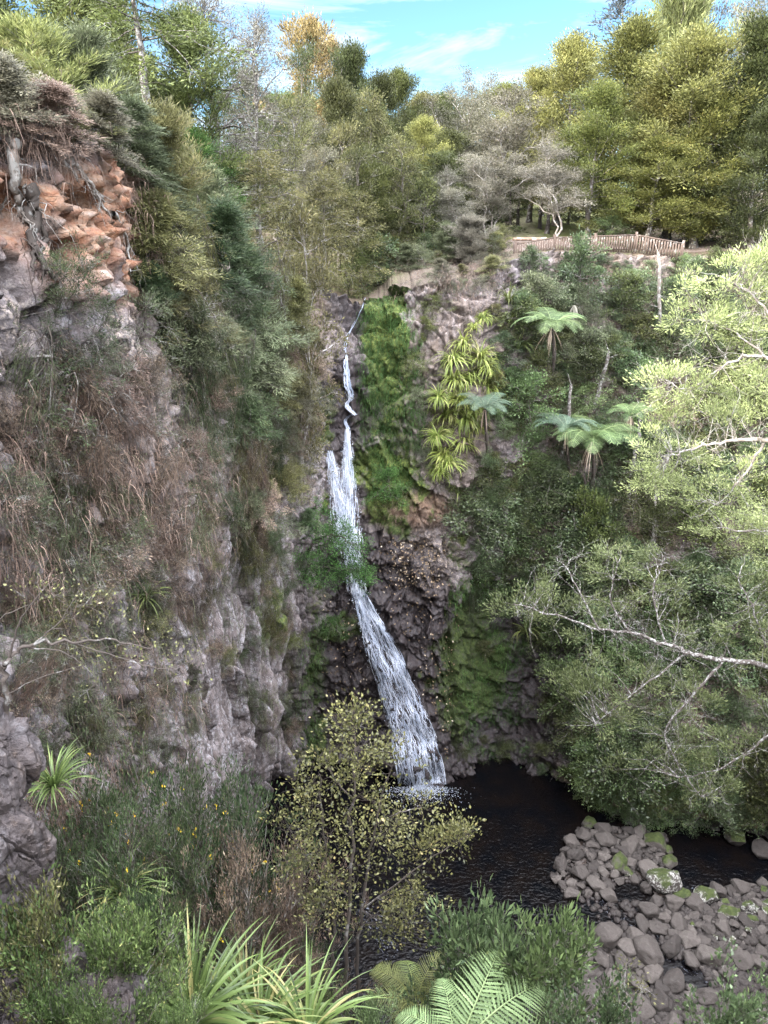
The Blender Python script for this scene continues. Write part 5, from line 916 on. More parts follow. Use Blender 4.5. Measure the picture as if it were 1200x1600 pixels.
zone([(1060,430),(1210,430),(1210,640),(1060,640)], 24, BB, ['broad', 'dark', 'broad', 'green'], (1.2, 2.2), (1.6, 2.6), 'slope_shrub', 'dark bush on the slope glimpsed through the pale tree', 'bushes glimpsed through the pale tree')
zone([(560,405),(640,392),(790,378),(790,405),(640,425),(590,425)], 30, ['broom', 'plume2', 'broom2', 'broad3', 'broad2'], ['feather_d', 'kanuka', 'olive', 'broad', 'green'], (.6, 1.3), (.9, 1.6), 'rim_shrub', 'low shrub on the flat ground behind the lip of the fall', 'low shrubs behind the lip of the fall')
zone([(625,415),(780,385),(800,420),(740,470),(650,450)], 18, ['broom', 'plume2', 'broom2'], ['kanuka', 'deadbroom', 'olive', 'feather_d'], (.35, .8), (.6, 1.2), 'rim_shrub', 'small dry shrub on the rock platform right of the lip of the fall', 'small dry shrubs on the rock platform')
zone([(645,490),(690,480),(690,750),(650,740)], 14, ['broad2', 'broad3', 'broom2'], ['broad', 'olive', 'feather_d', 'green'], (.5, 1.0), (.8, 1.4), 'cliff_shrub', 'small shrub on the rock between the moss and the strap-leaved column', 'small shrubs left of the strap-leaved column')
zone([(765,470),(815,470),(815,770),(770,760)], 16, BB, ['broad', 'olive', 'broad_l', 'dark'], (.8, 1.5), (1.2, 1.9), 'cliff_shrub', 'leafy shrub on the rock just right of the strap-leaved column', 'shrubs right of the strap-leaved column')
zone([(700,1160),(860,1160),(880,1215),(720,1200)], 10, ['broad2', 'hangbroom'], ['broad', 'dark'], (.4, .8), (.7, 1.2), 'bank_shrub', 'dark tuft hanging over the back edge of the pool', 'dark tufts at the back of the pool')
# fence along the rim
wf = barkmat('weathered_timber', (.05, .035, .027), (.11, .08, .063), (.17, .15, .13), .2, 5)
FP = [(6.3, 37.75), (8.3, 38.35), (12.3, 38.45), (14.4, 37.8)]; fo = empty('wooden_fence', (6.3, 37.75, 25.0)); tag(fo, 'brown wooden picket fence along the top of the slope', 'fence')
def boxv(mb, c, dx, hx, hy, hz, top=0):
    dx = np.array([dx[0], dx[1], 0]); dy = np.array([-dx[1], dx[0], 0]); V = [np.array(c) + dx * a * hx + dy * b * hy + np.array([0, 0, e]) for e in (0, hz) for a, b in ((-1, -1), (1, -1), (1, 1), (-1, 1))]
    mb.add(V, [[0, 3, 2, 1], [4, 5, 6, 7], [0, 1, 5, 4], [1, 2, 6, 5], [2, 3, 7, 6], [3, 0, 4, 7]], rr.uniform(0, 1))
off = np.array([6.3, 37.75, 25.0]); zf = [24.72, 25.0, 25.12, 24.75]; npk = 0
for i in range(3):
    a = np.array(FP[i] + (zf[i],)); b = np.array(FP[i + 1] + (zf[i + 1],)); L_ = np.linalg.norm((b - a)[:2]); dx = (b - a)[:2] / L_; nb = max(1, round(L_ / 2.0))
    mb = MB(); c0 = (a + b) / 2
    for zz, hy in ((.80, .05), (.16, .03)):
        V = []
        for e, zc in ((a, a[2]), (b, b[2])):
            for s, h in ((-1, 0), (1, 0), (1, .06), (-1, .06)): V.append([e[0] - dx[1] * hy * s, e[1] + dx[0] * hy * s, zc + zz + h])
        mb.add(np.array(V) - off, [[0, 1, 2, 3], [7, 6, 5, 4], [0, 4, 5, 1], [1, 5, 6, 2], [2, 6, 7, 3], [3, 7, 4, 0]], .5)
    mb.build('rail', wf, fo)
    for j in range(nb + (1 if i == 2 else 0)):
        p = a + (b - a) * j / nb; mb = MB(); boxv(mb, p + np.array([0, 0, -.3]) - off, dx, .06, .06, 1.28); mb.build('post', wf, fo)
    n_ = int(L_ / .125)
    for j in range(n_):
        p = a + (b - a) * (j + .5) / n_
        if npk >= 95: break
        npk += 1; mb = MB(); boxv(mb, p + np.array([-dx[1] * -.052, dx[0] * -.052, .07]) - off, dx, .042, .012, .72); mb.build('picket', wf, fo)
# log beside the path, far rail
mb = MB(); k = np.linspace(0, 1, 8); tubes(mb, (np.array([-.9, 0, 0]) + np.array([1.8, .3, .02]) * k[:, None])[None], .08, 8, .5); tag(mb.build('fallen_log', BARK_RED, loc=(7.6, 41.0, ground_z(7.6, 41.0) + .1)), 'short brown log lying at the side of the path', 'log')
# ------------------------------------------------------------------ boulders
def rock_mesh(seed, sub=3, flat=(1, .85, .65)):
    import bmesh
    bm = bmesh.new(); bmesh.ops.create_icosphere(bm, subdivisions=sub, radius=1); me = bpy.data.meshes.new('rock'); bm.to_mesh(me); bm.free()
    rs = np.random.RandomState(seed); v = np.zeros(len(me.vertices) * 3, np.float32); me.vertices.foreach_get('co', v); v = unit(v.reshape(-1, 3).astype(float))
    pn = rsph(rs, 14); pd = rs.uniform(.6, .9, 14); q_ = pd[None] / np.maximum(v @ pn.T, .05); r = -np.log(np.sum(np.exp(-q_ * 70), 1) + np.exp(-70 * 1.05)) / 70
    r = r + fbm(v * 1.7 + seed, 3, seed) * .1 + fbm(v * 6 + seed, 3, seed + 1) * .03
    v = v * r[:, None] * np.array(flat); me.vertices.foreach_set('co', v.astype(np.float32).ravel()); me.polygons.foreach_set('use_smooth', np.ones(len(me.polygons), bool)); me.update(); return me
def bouldermat(name, moss=0.0, lich=.0):
    m, nt = newmat(name); g = NT(nt); co = g.pos(); oi = g.n('ShaderNodeObjectInfo').outputs['Random']; f = g.noise(co, 7, 6, .7); b = g.noise(co, 2, 4, .6)
    c = g.mix(oi, (.032, .028, .025), (.1, .087, .077)); c = g.mix(g.ramp(f, [(.35, .6), (.65, 0)]), c, (.05, .04, .036)); c = g.mix(g.ramp(f, [(.6, 0), (.75, .4)]), c, (.2, .182, .165))
    if lich: c = g.mix(g.ramp(g.noise(co, 9, 5, .7), [(.5, 0), (.57, lich)]), c, (.5, .49, .45))
    if moss:
        nz = g.n('ShaderNodeSeparateXYZ'); g.set(nz.inputs[0], g.n('ShaderNodeNewGeometry').outputs['Normal']); t = g.math('ADD', g.math('MULTIPLY', nz.outputs[2], .3), g.math('MULTIPLY', b, .9))
        c = g.mix(g.ramp(t, [(.62 - moss * .2, 0), (.75 - moss * .2, 1)]), c, g.ramp(f, [(.35, (.02, .03, .008)), (.7, (.065, .08, .022))]))
    zz = g.n('ShaderNodeSeparateXYZ'); g.set(zz.inputs[0], co); wl = g.ramp(g.math('ADD', zz.outputs[2], g.math('MULTIPLY', b, .12)), [(.08, 1), (.2, 0)]); c = g.mix(g.math('MULTIPLY', wl, .8), c, (.02, .015, .015))
    p = g.n('ShaderNodeBsdfPrincipled'); g.set(p.inputs['Base Color'], c); g.set(p.inputs['Roughness'], g.math('SUBTRACT', .85, g.math('MULTIPLY', wl, .55))); p.inputs['Specular IOR Level'].default_value = .3
    bp = g.n('ShaderNodeBump', i_Strength=.7, i_Distance=.06); g.set(bp.inputs['Height'], f); g.set(p.inputs['Normal'], bp.outputs[0]); g.out(p.outputs[0]); return m
BM = [bouldermat('boulder_stone'), bouldermat('mossy_boulder_stone', .3), bouldermat('lichen_boulder_stone', .12, .7)]
RK = [rock_mesh(100 + i, 4, (1, .8 + .15 * (i % 3) / 2, .6 + .12 * (i % 4) / 3)) for i in range(14)]
for me in RK: me.materials.append(BM[0])
rk = random.Random(77); placed = []
def boulder(p, r, label, group=None, mi=0, sink=.25):
    o = bpy.data.objects.new('boulder', rk.choice(RK)); C.objects.link(o); o.scale = (r * rk.uniform(.9, 1.25), r * rk.uniform(.85, 1.1), r * rk.uniform(.8, 1.1)); o.rotation_euler = (rk.uniform(-.4, .4), rk.uniform(-.4, .4), rk.uniform(0, 6.28)); o.location = (p[0], p[1], p[2] + r * (.6 - sink) + rk.uniform(0, .1)); tag(o, label, 'boulder', group)
    o.material_slots[0].link = 'OBJECT'; o.material_slots[0].material = BM[mi]; placed.append((p[0], p[1], r)); return o
def bedhit(px, py):
    p = atz(px, py, .15); p[2] = max(ground_z(p[0], p[1], 6), -.06); return p
for px, py, r, mi, lab in ((1040,1383,.85,2,'largest boulder, spotted with lichen and moss, between the two pools'),(1062,1398,.5,1,'long mossy boulder just behind the largest lichen-spotted one'),(1015,1362,.6,0,'smooth brown boulder against the back of the largest one'),(1022,1318,.62,1,'dark mossy boulder at the water\'s edge under the bank'),(921,1284,.4,1,'bright moss-topped boulder at the tip of the boulder bar'),(905,1368,.5,0,'round grey boulder at the left point of the bar'),(897,1340,.45,0,'flat grey boulder on the left edge of the bar by the pool'),(892,1394,.42,0,'lone boulder standing in the water below the bar point'),(950,1398,.4,0,'flat grey boulder alone in the shallow channel'),(950,1468,.75,0,'big angular boulder with flat top left of the riffle'),(1016,1490,.68,0,'big dark block at the left side of the riffle'),(1028,1450,.5,0,'brown boulder in the middle of the riffle'),(1052,1412,.52,0,'rounded boulder at the head of the riffle'),(1105,1400,.48,2,'pale lichen-spotted boulder right of the small spill'),(1138,1430,.45,2,'pale grey boulder among the right-hand rocks'),(1170,1420,.5,2,'lichen-pale boulder with a green cap at the right heap'),(1108,1497,.6,0,'big grey boulder right of the riffle'),(1100,1470,.4,0,'round boulder upstream of the big one right of the riffle'),(1195,1330,.55,0,'pale flat boulder in the dark pool at the right edge'),(1150,1310,.5,1,'dark sunken boulder in the pool under the right bank'),(985,1325,.45,0,'grey boulder in the centre of the boulder bar'),(945,1315,.5,0,'tallest grey boulder of the upper boulder bar'),(966,1350,.45,1,'boulder with a moss stripe in the middle of the bar'),(1045,1345,.45,1,'moss-topped boulder on the right edge of the bar'),(980,1362,.3,2,'small yellowish boulder in the dark channel')):
    boulder(bedhit(px, py), r, lab, None, mi, .3)
ZB = [([(905,1285),(960,1290),(1040,1300),(1050,1350),(1010,1395),(990,1372),(965,1378),(945,1400),(880,1390),(862,1370),(880,1330)], 74, (.13, .48), 'grey-brown stone in the boulder bar beside the dark pool', 'stones of the upper boulder bar', 0),
      ([(1055,1400),(1100,1420),(1200,1375),(1240,1380),(1240,1470),(1180,1480),(1110,1490),(1080,1440)], 40, (.14, .38), 'grey stone in the heap right of the riffle', 'stones right of the riffle', 2),
      ([(862,1480),(940,1440),(1000,1460),(1040,1530),(1100,1545),(1200,1580),(1190,1610),(860,1610),(850,1540)], 96, (.13, .58), 'brown stone in the wide stony bank left of the riffle', 'stones of the wide bank', 0),
      ([(1015,1408),(1060,1402),(1110,1392),(1200,1378),(1210,1500),(1130,1530),(1060,1490),(1000,1450)], 62, (.13, .52), 'wet dark stone standing in the riffle', 'stones in the riffle', 0)]
for poly, n, rg, lab, grp, mi in ZB:
    cand = poly_pts(poly, n * 50, rk); cnt = 0; sizes = sorted([rg[0] + (rg[1] - rg[0]) * rk.random() ** 2.4 for _ in range(n)], reverse=True)
    for c in cand:
        if cnt >= n: break
        p = bedhit(*c); r = sizes[cnt]
        if all((p[0] - x) ** 2 + (p[1] - y) ** 2 > ((r + s) * .64) ** 2 for x, y, s in placed): boulder(p, r, lab, grp, mi if rk.random() < .4 else (1 if rk.random() < .05 else 0)); cnt += 1
# the smaller rubble between them: nobody could count it
rs = np.random.RandomState(5); mb = MB(); tv = []; base_r = [rock_mesh(200 + i, 1) for i in range(5)]; rv = []; rf = []
for me in base_r:
    v = np.zeros(len(me.vertices) * 3, np.float32); me.vertices.foreach_get('co', v); rv.append(v.reshape(-1, 3)); rf.append(np.array([list(p.vertices) for p in me.polygons]))
for poly, n in ((ZB[0][0], 700), (ZB[1][0], 600), (ZB[2][0], 2200), ([(900,1400),(1060,1400),(1110,1470),(1180,1500),(1180,1550),(1000,1470),(930,1440)], 420), ([(1090,1470),(1200,1480),(1200,1590),(1110,1545)], 700), (ZB[3][0], 900)):
    for c in poly_pts(poly, n, rk):
        p = bedhit(*c); i = rs.randint(5); r = .05 + .2 * rs.uniform() ** 1.7; a = rs.uniform(0, 6.28); M3 = np.array([[math.cos(a), -math.sin(a), 0], [math.sin(a), math.cos(a), 0], [0, 0, 1]]); mb.add((rv[i] * r * rs.uniform(.8, 1.3, 3)) @ M3.T + p + np.array([0, 0, r * .4]), rf[i], .5)
tag(mb.build('rubble', BM[0], smooth=False), 'small rubble filling the gaps between the boulders', kind='stuff')
for me in base_r: bpy.data.meshes.remove(me)
# ------------------------------------------------------------------ two big trees that reach in from the right bank
gb = np.array([17.2, 17.2, ground_z(17.2, 17.2) - .2])
lt = [(870,925,80,48,20),(960,885,70,38,20),(818,958,42,30,20.2),(930,975,80,46,19.6),(1040,925,80,48,19.6),(1120,975,80,56,19.2),(985,1055,105,48,19),(1090,1075,100,50,18.6),(935,1115,66,38,19),(1040,1150,112,42,18.6),(1130,1170,82,48,18.2),(1000,1198,86,30,18.8),(1185,900,55,55,18.8),(1190,1050,50,64,18.4),(1105,1232,50,34,18.3),(1215,980,50,60,18.4),(1210,1150,40,60,18.2),(905,1060,42,30,19.4)]
mn = [at(1300, 1075, 18.4), at(1210, 1045, 18.7), at(1130, 1030, 18.9), at(1075, 1020, 19.1), at(1040, 1005, 19.2), at(985, 990, 19.4), at(935, 982, 19.6), at(870, 962, 19.9), at(805, 945, 20.1)]
blob_tree('leaning_tree', 'large grey-green tree with white lichen branches leaning out over the pool from the right', 'tree', gb, [[gb, gb + np.array([-.6, 0, 5]), mn[0] + np.array([.4, 0, -1.5]), mn[0]], mn, [mn[4], at(1020, 930, 19.3), at(1032, 890, 19.5), at(1040, 862, 19.6)], [mn[6], at(895, 905, 19.7), at(880, 878, 19.9)], [mn[5], at(955, 940, 19.6), at(965, 880, 19.7)], [mn[2], at(1070, 1100, 18.7), at(1040, 1140, 18.6), at(1052, 1180, 18.5), at(1095, 1245, 18.3)], [mn[3], at(1000, 1075, 18.9), at(930, 1130, 18.9)], [mn[1], at(1180, 960, 18.8), at(1150, 900, 19)], [mn[0], at(1230, 1120, 18.3), at(1150, 1190, 18.2), at(1060, 1215, 18.5)]],
  [(.3, .1), (.09, .013), (.03, .008), (.035, .009), (.035, .009), (.045, .01), (.035, .009), (.045, .01), (.06, .01)], PB([(a, b, c * .95, d * .9, e + .55) for a, b, c, d, e in lt]), 'grgreen', BARK_LICHEN, 8, 13, 165, .19, .13, .034, .007, .42, .4, .38, bare=230, bl_=1.2)
gb2 = np.array([16.4, 14.6, ground_z(16.4, 14.6) - .2])
pl = [(1130,440,72,58,16.6),(1185,395,46,40,16.2),(1090,500,46,40,16.8),(1062,600,62,46,16.8),(1125,640,60,34,17),(1185,590,50,60,16.6),(1030,655,30,26,17),(1035,720,50,38,16.9),(1095,760,72,38,16.8),(1165,760,60,52,16.8),(1130,820,80,28,17),(1015,765,30,28,17),(1195,510,36,40,16.4),(1190,845,44,44,16.9),(1160,520,40,34,16.5),(1215,680,40,60,16.4),(1225,440,50,60,16)]
m2 = [at(1330, 700, 15.6), at(1250, 690, 16.2), at(1195, 688, 16.5), at(1140, 690, 16.7), at(1090, 698, 16.8), at(1045, 715, 16.9)]
blob_tree('pale_tree', 'pale yellow-green tree with bare white branches at the right edge', 'tree', gb2, [[gb2, gb2 + np.array([-.3, .2, 8]), m2[0] + np.array([.5, 0, -3]), m2[0]], m2, [m2[1], at(1210, 570, 16.4), at(1150, 560, 16.6), at(1085, 605, 16.8), at(1045, 600, 16.8)], [m2[1], at(1235, 560, 16.2), at(1195, 480, 16.3), at(1140, 440, 16.5)], [m2[2], at(1165, 740, 16.7), at(1120, 790, 16.9)], [m2[0], at(1250, 800, 16.5), at(1190, 830, 16.8), at(1120, 825, 17)], [at(1210, 570, 16.4), at(1150, 520, 16.6), at(1100, 500, 16.8)]],
  [(.3, .12), (.08, .014), (.05, .009), (.055, .009), (.04, .009), (.05, .009), (.03, .008)], PB([(a, b, c, d, e + .4) for a, b, c, d, e in pl]), 'pale', BARK_PALE, 9, 14, 190, .17, .095, .024, .006, .45, .35, .28, bare=150, bl_=1.0)
# ------------------------------------------------------------------ plants on the near hillside
# bronze-leaved sapling
sb = at(545, 1690, 5.9); sb[2] = ground_z(sb[0], sb[1]) - .1
S1 = [sb, at(540, 1560, 5.9), at(548, 1400, 5.95), at(552, 1250, 6), at(553, 1110, 6.05)]; S2 = [sb + np.array([.12, .05, 0]), at(556, 1560, 6), at(566, 1420, 6.1), at(585, 1290, 6.2), at(612, 1200, 6.2)]; S3 = [sb + np.array([-.1, .05, 0]), at(520, 1560, 6), at(522, 1440, 6.05), at(508, 1320, 6.1), at(500, 1210, 6.1)]
sl_ = [(550,1125,20,26,6.05),(522,1172,44,30,6),(590,1180,40,28,6.1),(495,1225,56,34,6.1),(565,1240,60,40,6),(640,1275,62,30,6.2),(462,1290,48,32,6.1),(535,1300,64,38,5.9),(610,1320,64,36,6.1),(690,1315,42,22,6.2),(470,1350,50,32,6),(550,1375,64,38,5.9),(640,1385,60,30,6.1),(600,1440,50,32,6.1),(500,1420,42,30,6),(665,1440,40,26,6.2),(720,1305,26,12,6.3)]
blob_tree('bronze_sapling', 'slender sapling with small bronze-gold leaves and thin dark stems in front of the pool', 'tree', sb, [S1, S2, S3, [S1[2], at(500, 1370, 6), at(455, 1300, 6.1)], [S2[2], at(620, 1380, 6.1), at(690, 1330, 6.2), at(740, 1303, 6.3)], [S2[3], at(625, 1270, 6.1), at(660, 1262, 6.2)], [S1[3], at(525, 1220, 6), at(500, 1180, 6)]], [(.032, .006), (.028, .006), (.026, .006), (.012, .004), (.012, .004), (.01, .004), (.01, .004)], PB(sl_, .8), 'bronze', BARK_DARK, 12, 18, 32, .085, .041, .025, .0032, .6, .3, .2, 1, 3)
proto('near_shrub', seed=71, H=1.6, Rr=1.0, cb=.05, nl=34, e0=10, e1=75, nt=8, lc=13, cr=.045, L=.105, W=.03, prof='dome', up=.5, droop=-.05, tr=.02, tl=.26, twr=.004, limbr=.01, nstem=3, spread=.25)
proto('near_small', seed=72, H=1.3, Rr=1.0, cb=.03, nl=48, e0=5, e1=80, nt=10, lc=18, cr=.035, L=.052, W=.019, prof='dome', up=.5, droop=-.05, tr=.014, tl=.26, twr=.003, limbr=.007, nstem=4, spread=.35)
proto('near_broom', seed=73, H=1.6, Rr=1.1, cb=.02, nl=80, e0=5, e1=85, nt=12, lc=24, cr=.024, L=.042, W=.011, prof='dome', up=.75, droop=-.1, tr=.018, tl=.42, twr=.0032, limbr=.007, nstem=4, spread=.35, subtw=1, tipb=.1)
proto('near_round', seed=74, H=1.3, Rr=1.0, cb=.03, nl=36, e0=10, e1=75, nt=8, lc=16, cr=.05, L=.06, W=.038, prof='dome', up=.4, droop=-.05, tr=.02, tl=.24, twr=.004, limbr=.009, nstem=3, spread=.3)
def near(key, px, ptop, Y, wpx, name, label, leaf, cat='shrub', bark=None, group=None, base=None):
    H, Rr = PRO[key][1:]; zt_ = ztop(ptop, Y); d = Y * math.cos(PITCH) + (27 - zt_ + .5) * math.sin(PITCH); x = (px - 600) / FPX * d; zg = ground_z(x, Y)
    return plant(key, name, label, cat, (x, Y, zg - .08), *(lambda a, b: (a, min(max(b, a * .6), a * 1.8)))(max(.3, (zt_ - zg) / H), wpx / FPX * d / (2 * Rr)), leaf, bark, group)
near('near_shrub', 850, 1415, 5.2, 185, 'leafy_shrub', 'green long-leaved shrub above the wide stony bank', 'broad_l'); near('near_shrub', 768, 1395, 5.6, 115, 'leafy_shrub', 'darker long-leaved shrub just right of the bronze sapling', 'broad')
near('near_round', 915, 1535, 4.2, 130, 'leafy_shrub', 'blue-green round-leaved shrub at the bottom edge below the stones', 'broad'); near('near_round', 1170, 1525, 4.2, 75, 'leafy_shrub', 'dark round-leaved shrub in the bottom right corner', 'broad')
ts = at(985, 1680, 4.4); ts[2] = ground_z(ts[0], ts[1]) - .1
blob_tree('thin_sapling', 'thin sparse yellowish sapling in front of the stones', 'sapling', ts, [[ts, at(988, 1600, 4.4), at(975, 1560, 4.4), at(978, 1510, 4.45)], [at(988, 1600, 4.4), at(1003, 1570, 4.4), at(1000, 1540, 4.4)]], [(.01, .003), (.006, .003)], PB([(976, 1515, 12, 14, 4.45), (1000, 1545, 10, 10, 4.4), (968, 1555, 10, 10, 4.4)]), 'olive', BARK_PALE, 5, 6, 12, .04, .03, .012, .002, .6, .3, .1, 1, 3)
# broom with yellow flowers
yel = leafmat('yellow_petal', (.6, .4, .02), (.75, .55, .03), None, .2)
def broom_fl(px, ptop, Y, w_, label, leaf, nf, seed):
    o = near('near_broom', px, ptop, Y, w_, 'broom_shrub', label, leaf)
    if nf:
        rs = np.random.RandomState(seed); me = o.children[1].data; v = np.zeros(len(me.vertices) * 3, np.float32); me.vertices.foreach_get('co', v); v = v.reshape(-1, 3); top = v[(v[:, 2] > .85) & (np.linalg.norm(v[:, :2], axis=1) > .25)]; mb = MB(); c = top[rs.randint(len(top), size=nf)]
        leaves(mb, rs.normal(size=(5, 3)) * .008, rsph(rs, 5) + np.array([0, 0, .5]), .022, .02, rs.uniform(0, .7, 5), rs); fm = mb.mesh('flower', yel)
        for q_ in c: f = bpy.data.objects.new('flower', fm); C.objects.link(f); f.parent = o; f.location = q_; f.rotation_euler = (0, 0, rs.uniform(0, 6))
    return o
broom_fl(225, 1215, 6.4, 260, 'green broom bush dotted with yellow flowers in front of the left cliff', 'broom', 60, 1); broom_fl(330, 1225, 6.9, 170, 'broom bush with a few yellow flowers beside the grey jointed cliff', 'broom', 50, 2); broom_fl(150, 1260, 5.9, 200, 'dark green broom bush left of the flowering one', 'broom', 26, 3); broom_fl(330, 1320, 6.2, 190, 'brownish broom bush above the sword-leaved clump', 'deadbroom', 18, 4); broom_fl(255, 1335, 5.6, 200, 'dense dark broom bush low behind the sword-leaved clump', 'broom', 0, 5); broom_fl(400, 1345, 6.6, 120, 'small withered broom bush at the edge of the pool', 'deadbroom', 0, 6); broom_fl(110, 1215, 6.8, 130, 'reddish-brown withered broom behind the left rock', 'deadbroom', 0, 7)
for px, pt, Y, wd, k, l, lab in ((70, 1385, 4.3, 190, 'near_small', 'shrubmix', 'small-leaved green shrub growing over the left rocks'), (165, 1400, 4.3, 190, 'near_small', 'shrubmix', 'small-leaved green shrub beside the sword-leaved clump'), (215, 1460, 4.1, 150, 'near_small', 'shrubmix', 'low bright shrub left of the sword-leaved clump'), (20, 1440, 3.9, 150, 'near_small', 'olive', 'yellow-green shrub in the bottom left corner'), (110, 1490, 3.8, 180, 'near_small', 'shrubmix', 'low green shrub at the bottom edge under the left rocks'), (265, 1560, 3.9, 120, 'near_small', 'shrubmix', 'small green bush at the foot of the sword-leaved clump'), (460, 1500, 5.6, 110, 'near_broom', 'deadbroom', 'brown twiggy bush between the sword-leaved clump and the sapling'), (430, 1440, 6.6, 110, 'near_broom', 'broom', 'dull green bush at the near edge of the pool'), (720, 1490, 5.4, 110, 'near_round', 'broad', 'dark bush under the sapling on the right'), (600, 1560, 5.4, 120, 'near_small', 'fern', 'pale green undergrowth at the feet of the sapling')):
    near(k, px, pt, Y, wd, 'small_shrub', lab, l)
# sword-leaved clumps
for px, pt, Y, wd, l, lab in ((40, 1450, 4.6, 120, 'shrubmix', 'green shrub between the left rocks'), (180, 1400, 5.0, 130, 'broom', 'green fine-leaved shrub left of the dark sword leaves'), (90, 1470, 4.6, 120, 'shrubmix', 'leafy low shrub over the broken grey rock'), (250, 1450, 4.9, 110, 'broom', 'dull shrub just left of the big sword-leaved clump'), (160, 1520, 3.7, 150, 'shrubmix', 'fresh low shrub at the bottom edge left of the sword leaves'), (30, 1520, 3.7, 140, 'olive', 'yellow-green low shrub at the very bottom left'), (500, 1560, 5.2, 110, 'shrubmix', 'low shrub left of the sapling stems at the bottom edge')):
    near('near_small', px, pt, Y, wd, 'small_shrub', lab, l)
tag(curtain('undergrowth', [([(0,1300),(330,1380),(470,1460),(520,1600),(0,1600)], 1500), ([(520,1560),(1200,1560),(1200,1600),(520,1600)], 400)], 8, 'shrubmix', .1, .011, 131, .2, .25, .9), 'low mixed leaves covering the near ground', kind='stuff')
SW = tuft_mesh(81, 95, 1.25, .042, 22, 86, .62, 11); SW2 = tuft_mesh(82, 90, 1.15, .036, 25, 80, .8, 11, .7)
def clump(mbx, px, py, Y, s, label, leaf='flax'):
    p = at(px, py, Y); o = mbx.build('sword_leaf_clump', LF[leaf], loc=tuple(p)) if isinstance(mbx, MB) else bpy.data.objects.new('sword_leaf_clump', mbx)
    if not isinstance(mbx, MB): C.objects.link(o); o.location = p
    o.scale = (s, s, s); o.rotation_euler = (.1, 0, rr.uniform(0, 6)); tag(o, label, 'plant'); return o
c1 = clump(SW, 300, 1600, 4.6, .88, 'big clump of arching green sword leaves in the foreground'); c2 = clump(SW2, 410, 1615, 4.8, .85, 'paler drooping clump of sword leaves right of the big one'); clump(c2.data, 480, 1620, 4.7, .8, 'low clump of sword leaves at the bottom edge left of the sapling'); clump(c1.data, 85, 1230, 6.0, .48, 'small bright clump of sword leaves behind the left rock'); clump(c2.data, 385, 1560, 5.3, .7, 'short clump of sword leaves behind the paler drooping one'); clump(c2.data, 195, 1400, 5.6, .55, 'dark sword leaves deep in the gap under the broom')
# near fern: broad fronds
nf = empty('tree_fern', tuple(at(712, 1645, 4.5))); tag(nf, 'large fresh green fern fronds at the bottom edge right of the sapling', 'tree fern')
mb, q_ = trunk_mb([[0, 0, -1.9], [.05, .02, -.9], [0, 0, 0]], .1, .08, 3); mb.build('trunk', BARK_DARK, nf)
for i, (az, el, s) in enumerate(((58, 16, .56), (30, 8, .6), (4, -2, .56), (-28, -8, .5), (100, 14, .36), (150, 0, .36), (200, -5, .36))):
    f = bpy.data.objects.new('frond', FRN); C.objects.link(f); f.parent = nf; f.scale = (s, s, s); f.rotation_euler = (R(10 if i < 4 else 0), -R(el), R(az))
nf2 = empty('tree_fern', tuple(at(650, 1575, 6.2))); tag(nf2, 'dull green fern behind the stems of the sapling', 'tree fern'); mb, q_ = trunk_mb([[0, 0, -1.6], [0, 0, -.7], [0, 0, 0]], .07, .06, 5); mb.build('trunk', BARK_DARK, nf2)
for i in range(11):
    f = bpy.data.objects.new('frond', FRN); C.objects.link(f); f.parent = nf2; f.scale = (.4,) * 3; f.rotation_euler = (rr.uniform(-.3, .3), -R(rr.uniform(-15, 30)), i * 2.4); f.material_slots[0].link = 'OBJECT'; f.material_slots[0].material = LF['green']
# lichen-streaked rocks at the left edge
import bmesh
def outcrop(px, py, Y, rad, seed, label, lich_=.9, moss_=0.):
    bm = bmesh.new(); bmesh.ops.create_icosphere(bm, subdivisions=6, radius=1); me = bpy.data.meshes.new('rock'); bm.to_mesh(me); bm.free(); v = np.zeros(len(me.vertices) * 3, np.float32); me.vertices.foreach_get('co', v); v = unit(v.reshape(-1, 3).astype(float))
    rs = np.random.RandomState(seed); pn = rsph(rs, 9); pd = rs.uniform(.6, .95, 9); r = -np.log(np.sum(np.exp(-(pd[None] / np.maximum(v @ pn.T, .05)) * 18), 1) + np.exp(-18)) / 18
    w = v * r[:, None] * np.array(rad); a, b, c_, tt = voro(w * np.array([1.6, 1.6, .7]) * 2.2 + seed, seed, True); a2_, b2_, c2_, tt2 = voro(w * np.array([1.6, 1.6, .9]) * 6 + seed, seed + 9, True); w = w + v * (fbm(w * 1.6 + seed, 4, seed) * .16 + (c_ - .5) * .08 + tt * .22 - .07 * np.exp(-((b - a) / .05) ** 2) + tt2 * .07 - .02 * np.exp(-((b2_ - a2_) / .07) ** 2) + fbm(w * 9, 4, seed + 4) * .02)[:, None]
    me.vertices.foreach_set('co', w.astype(np.float32).ravel()); me.update(); n = len(w)
    for k, x in dict(lich=lich_, moss=moss_, wet=.72, soil=.2, red=0, pale=.0).items(): t = me.attributes.new(k, 'FLOAT', 'POINT'); t.data.foreach_set('value', np.full(n, x, np.float32))
    me.materials.append(ROCK); o = bpy.data.objects.new('rock_outcrop', me); C.objects.link(o); o.location = at(px, py, Y); o.rotation_euler = (.1, .15, seed); tag(o, label, 'rock')
outcrop(-40, 1190, 4.7, (.46, .5, .75), 3, 'dark rock with white lichen streaks at the left edge'); outcrop(-14, 1345, 4.4, (.33, .4, .62), 5, 'cracked rock with a pale edge below the lichen-streaked one'); outcrop(105, 1565, 4.1, (.28, .35, .6), 6, 'broken grey rock half covered by small-leaved shrubs', .7, .2); outcrop(30, 1570, 3.9, (.45, .4, .5), 8, 'grey rock in the bottom left corner under the shrubs', .7, .3); outcrop(160, 1600, 3.9, (.3, .3, .5), 9, 'small upright rock at the bottom edge beside the broken grey one', .7, .2)
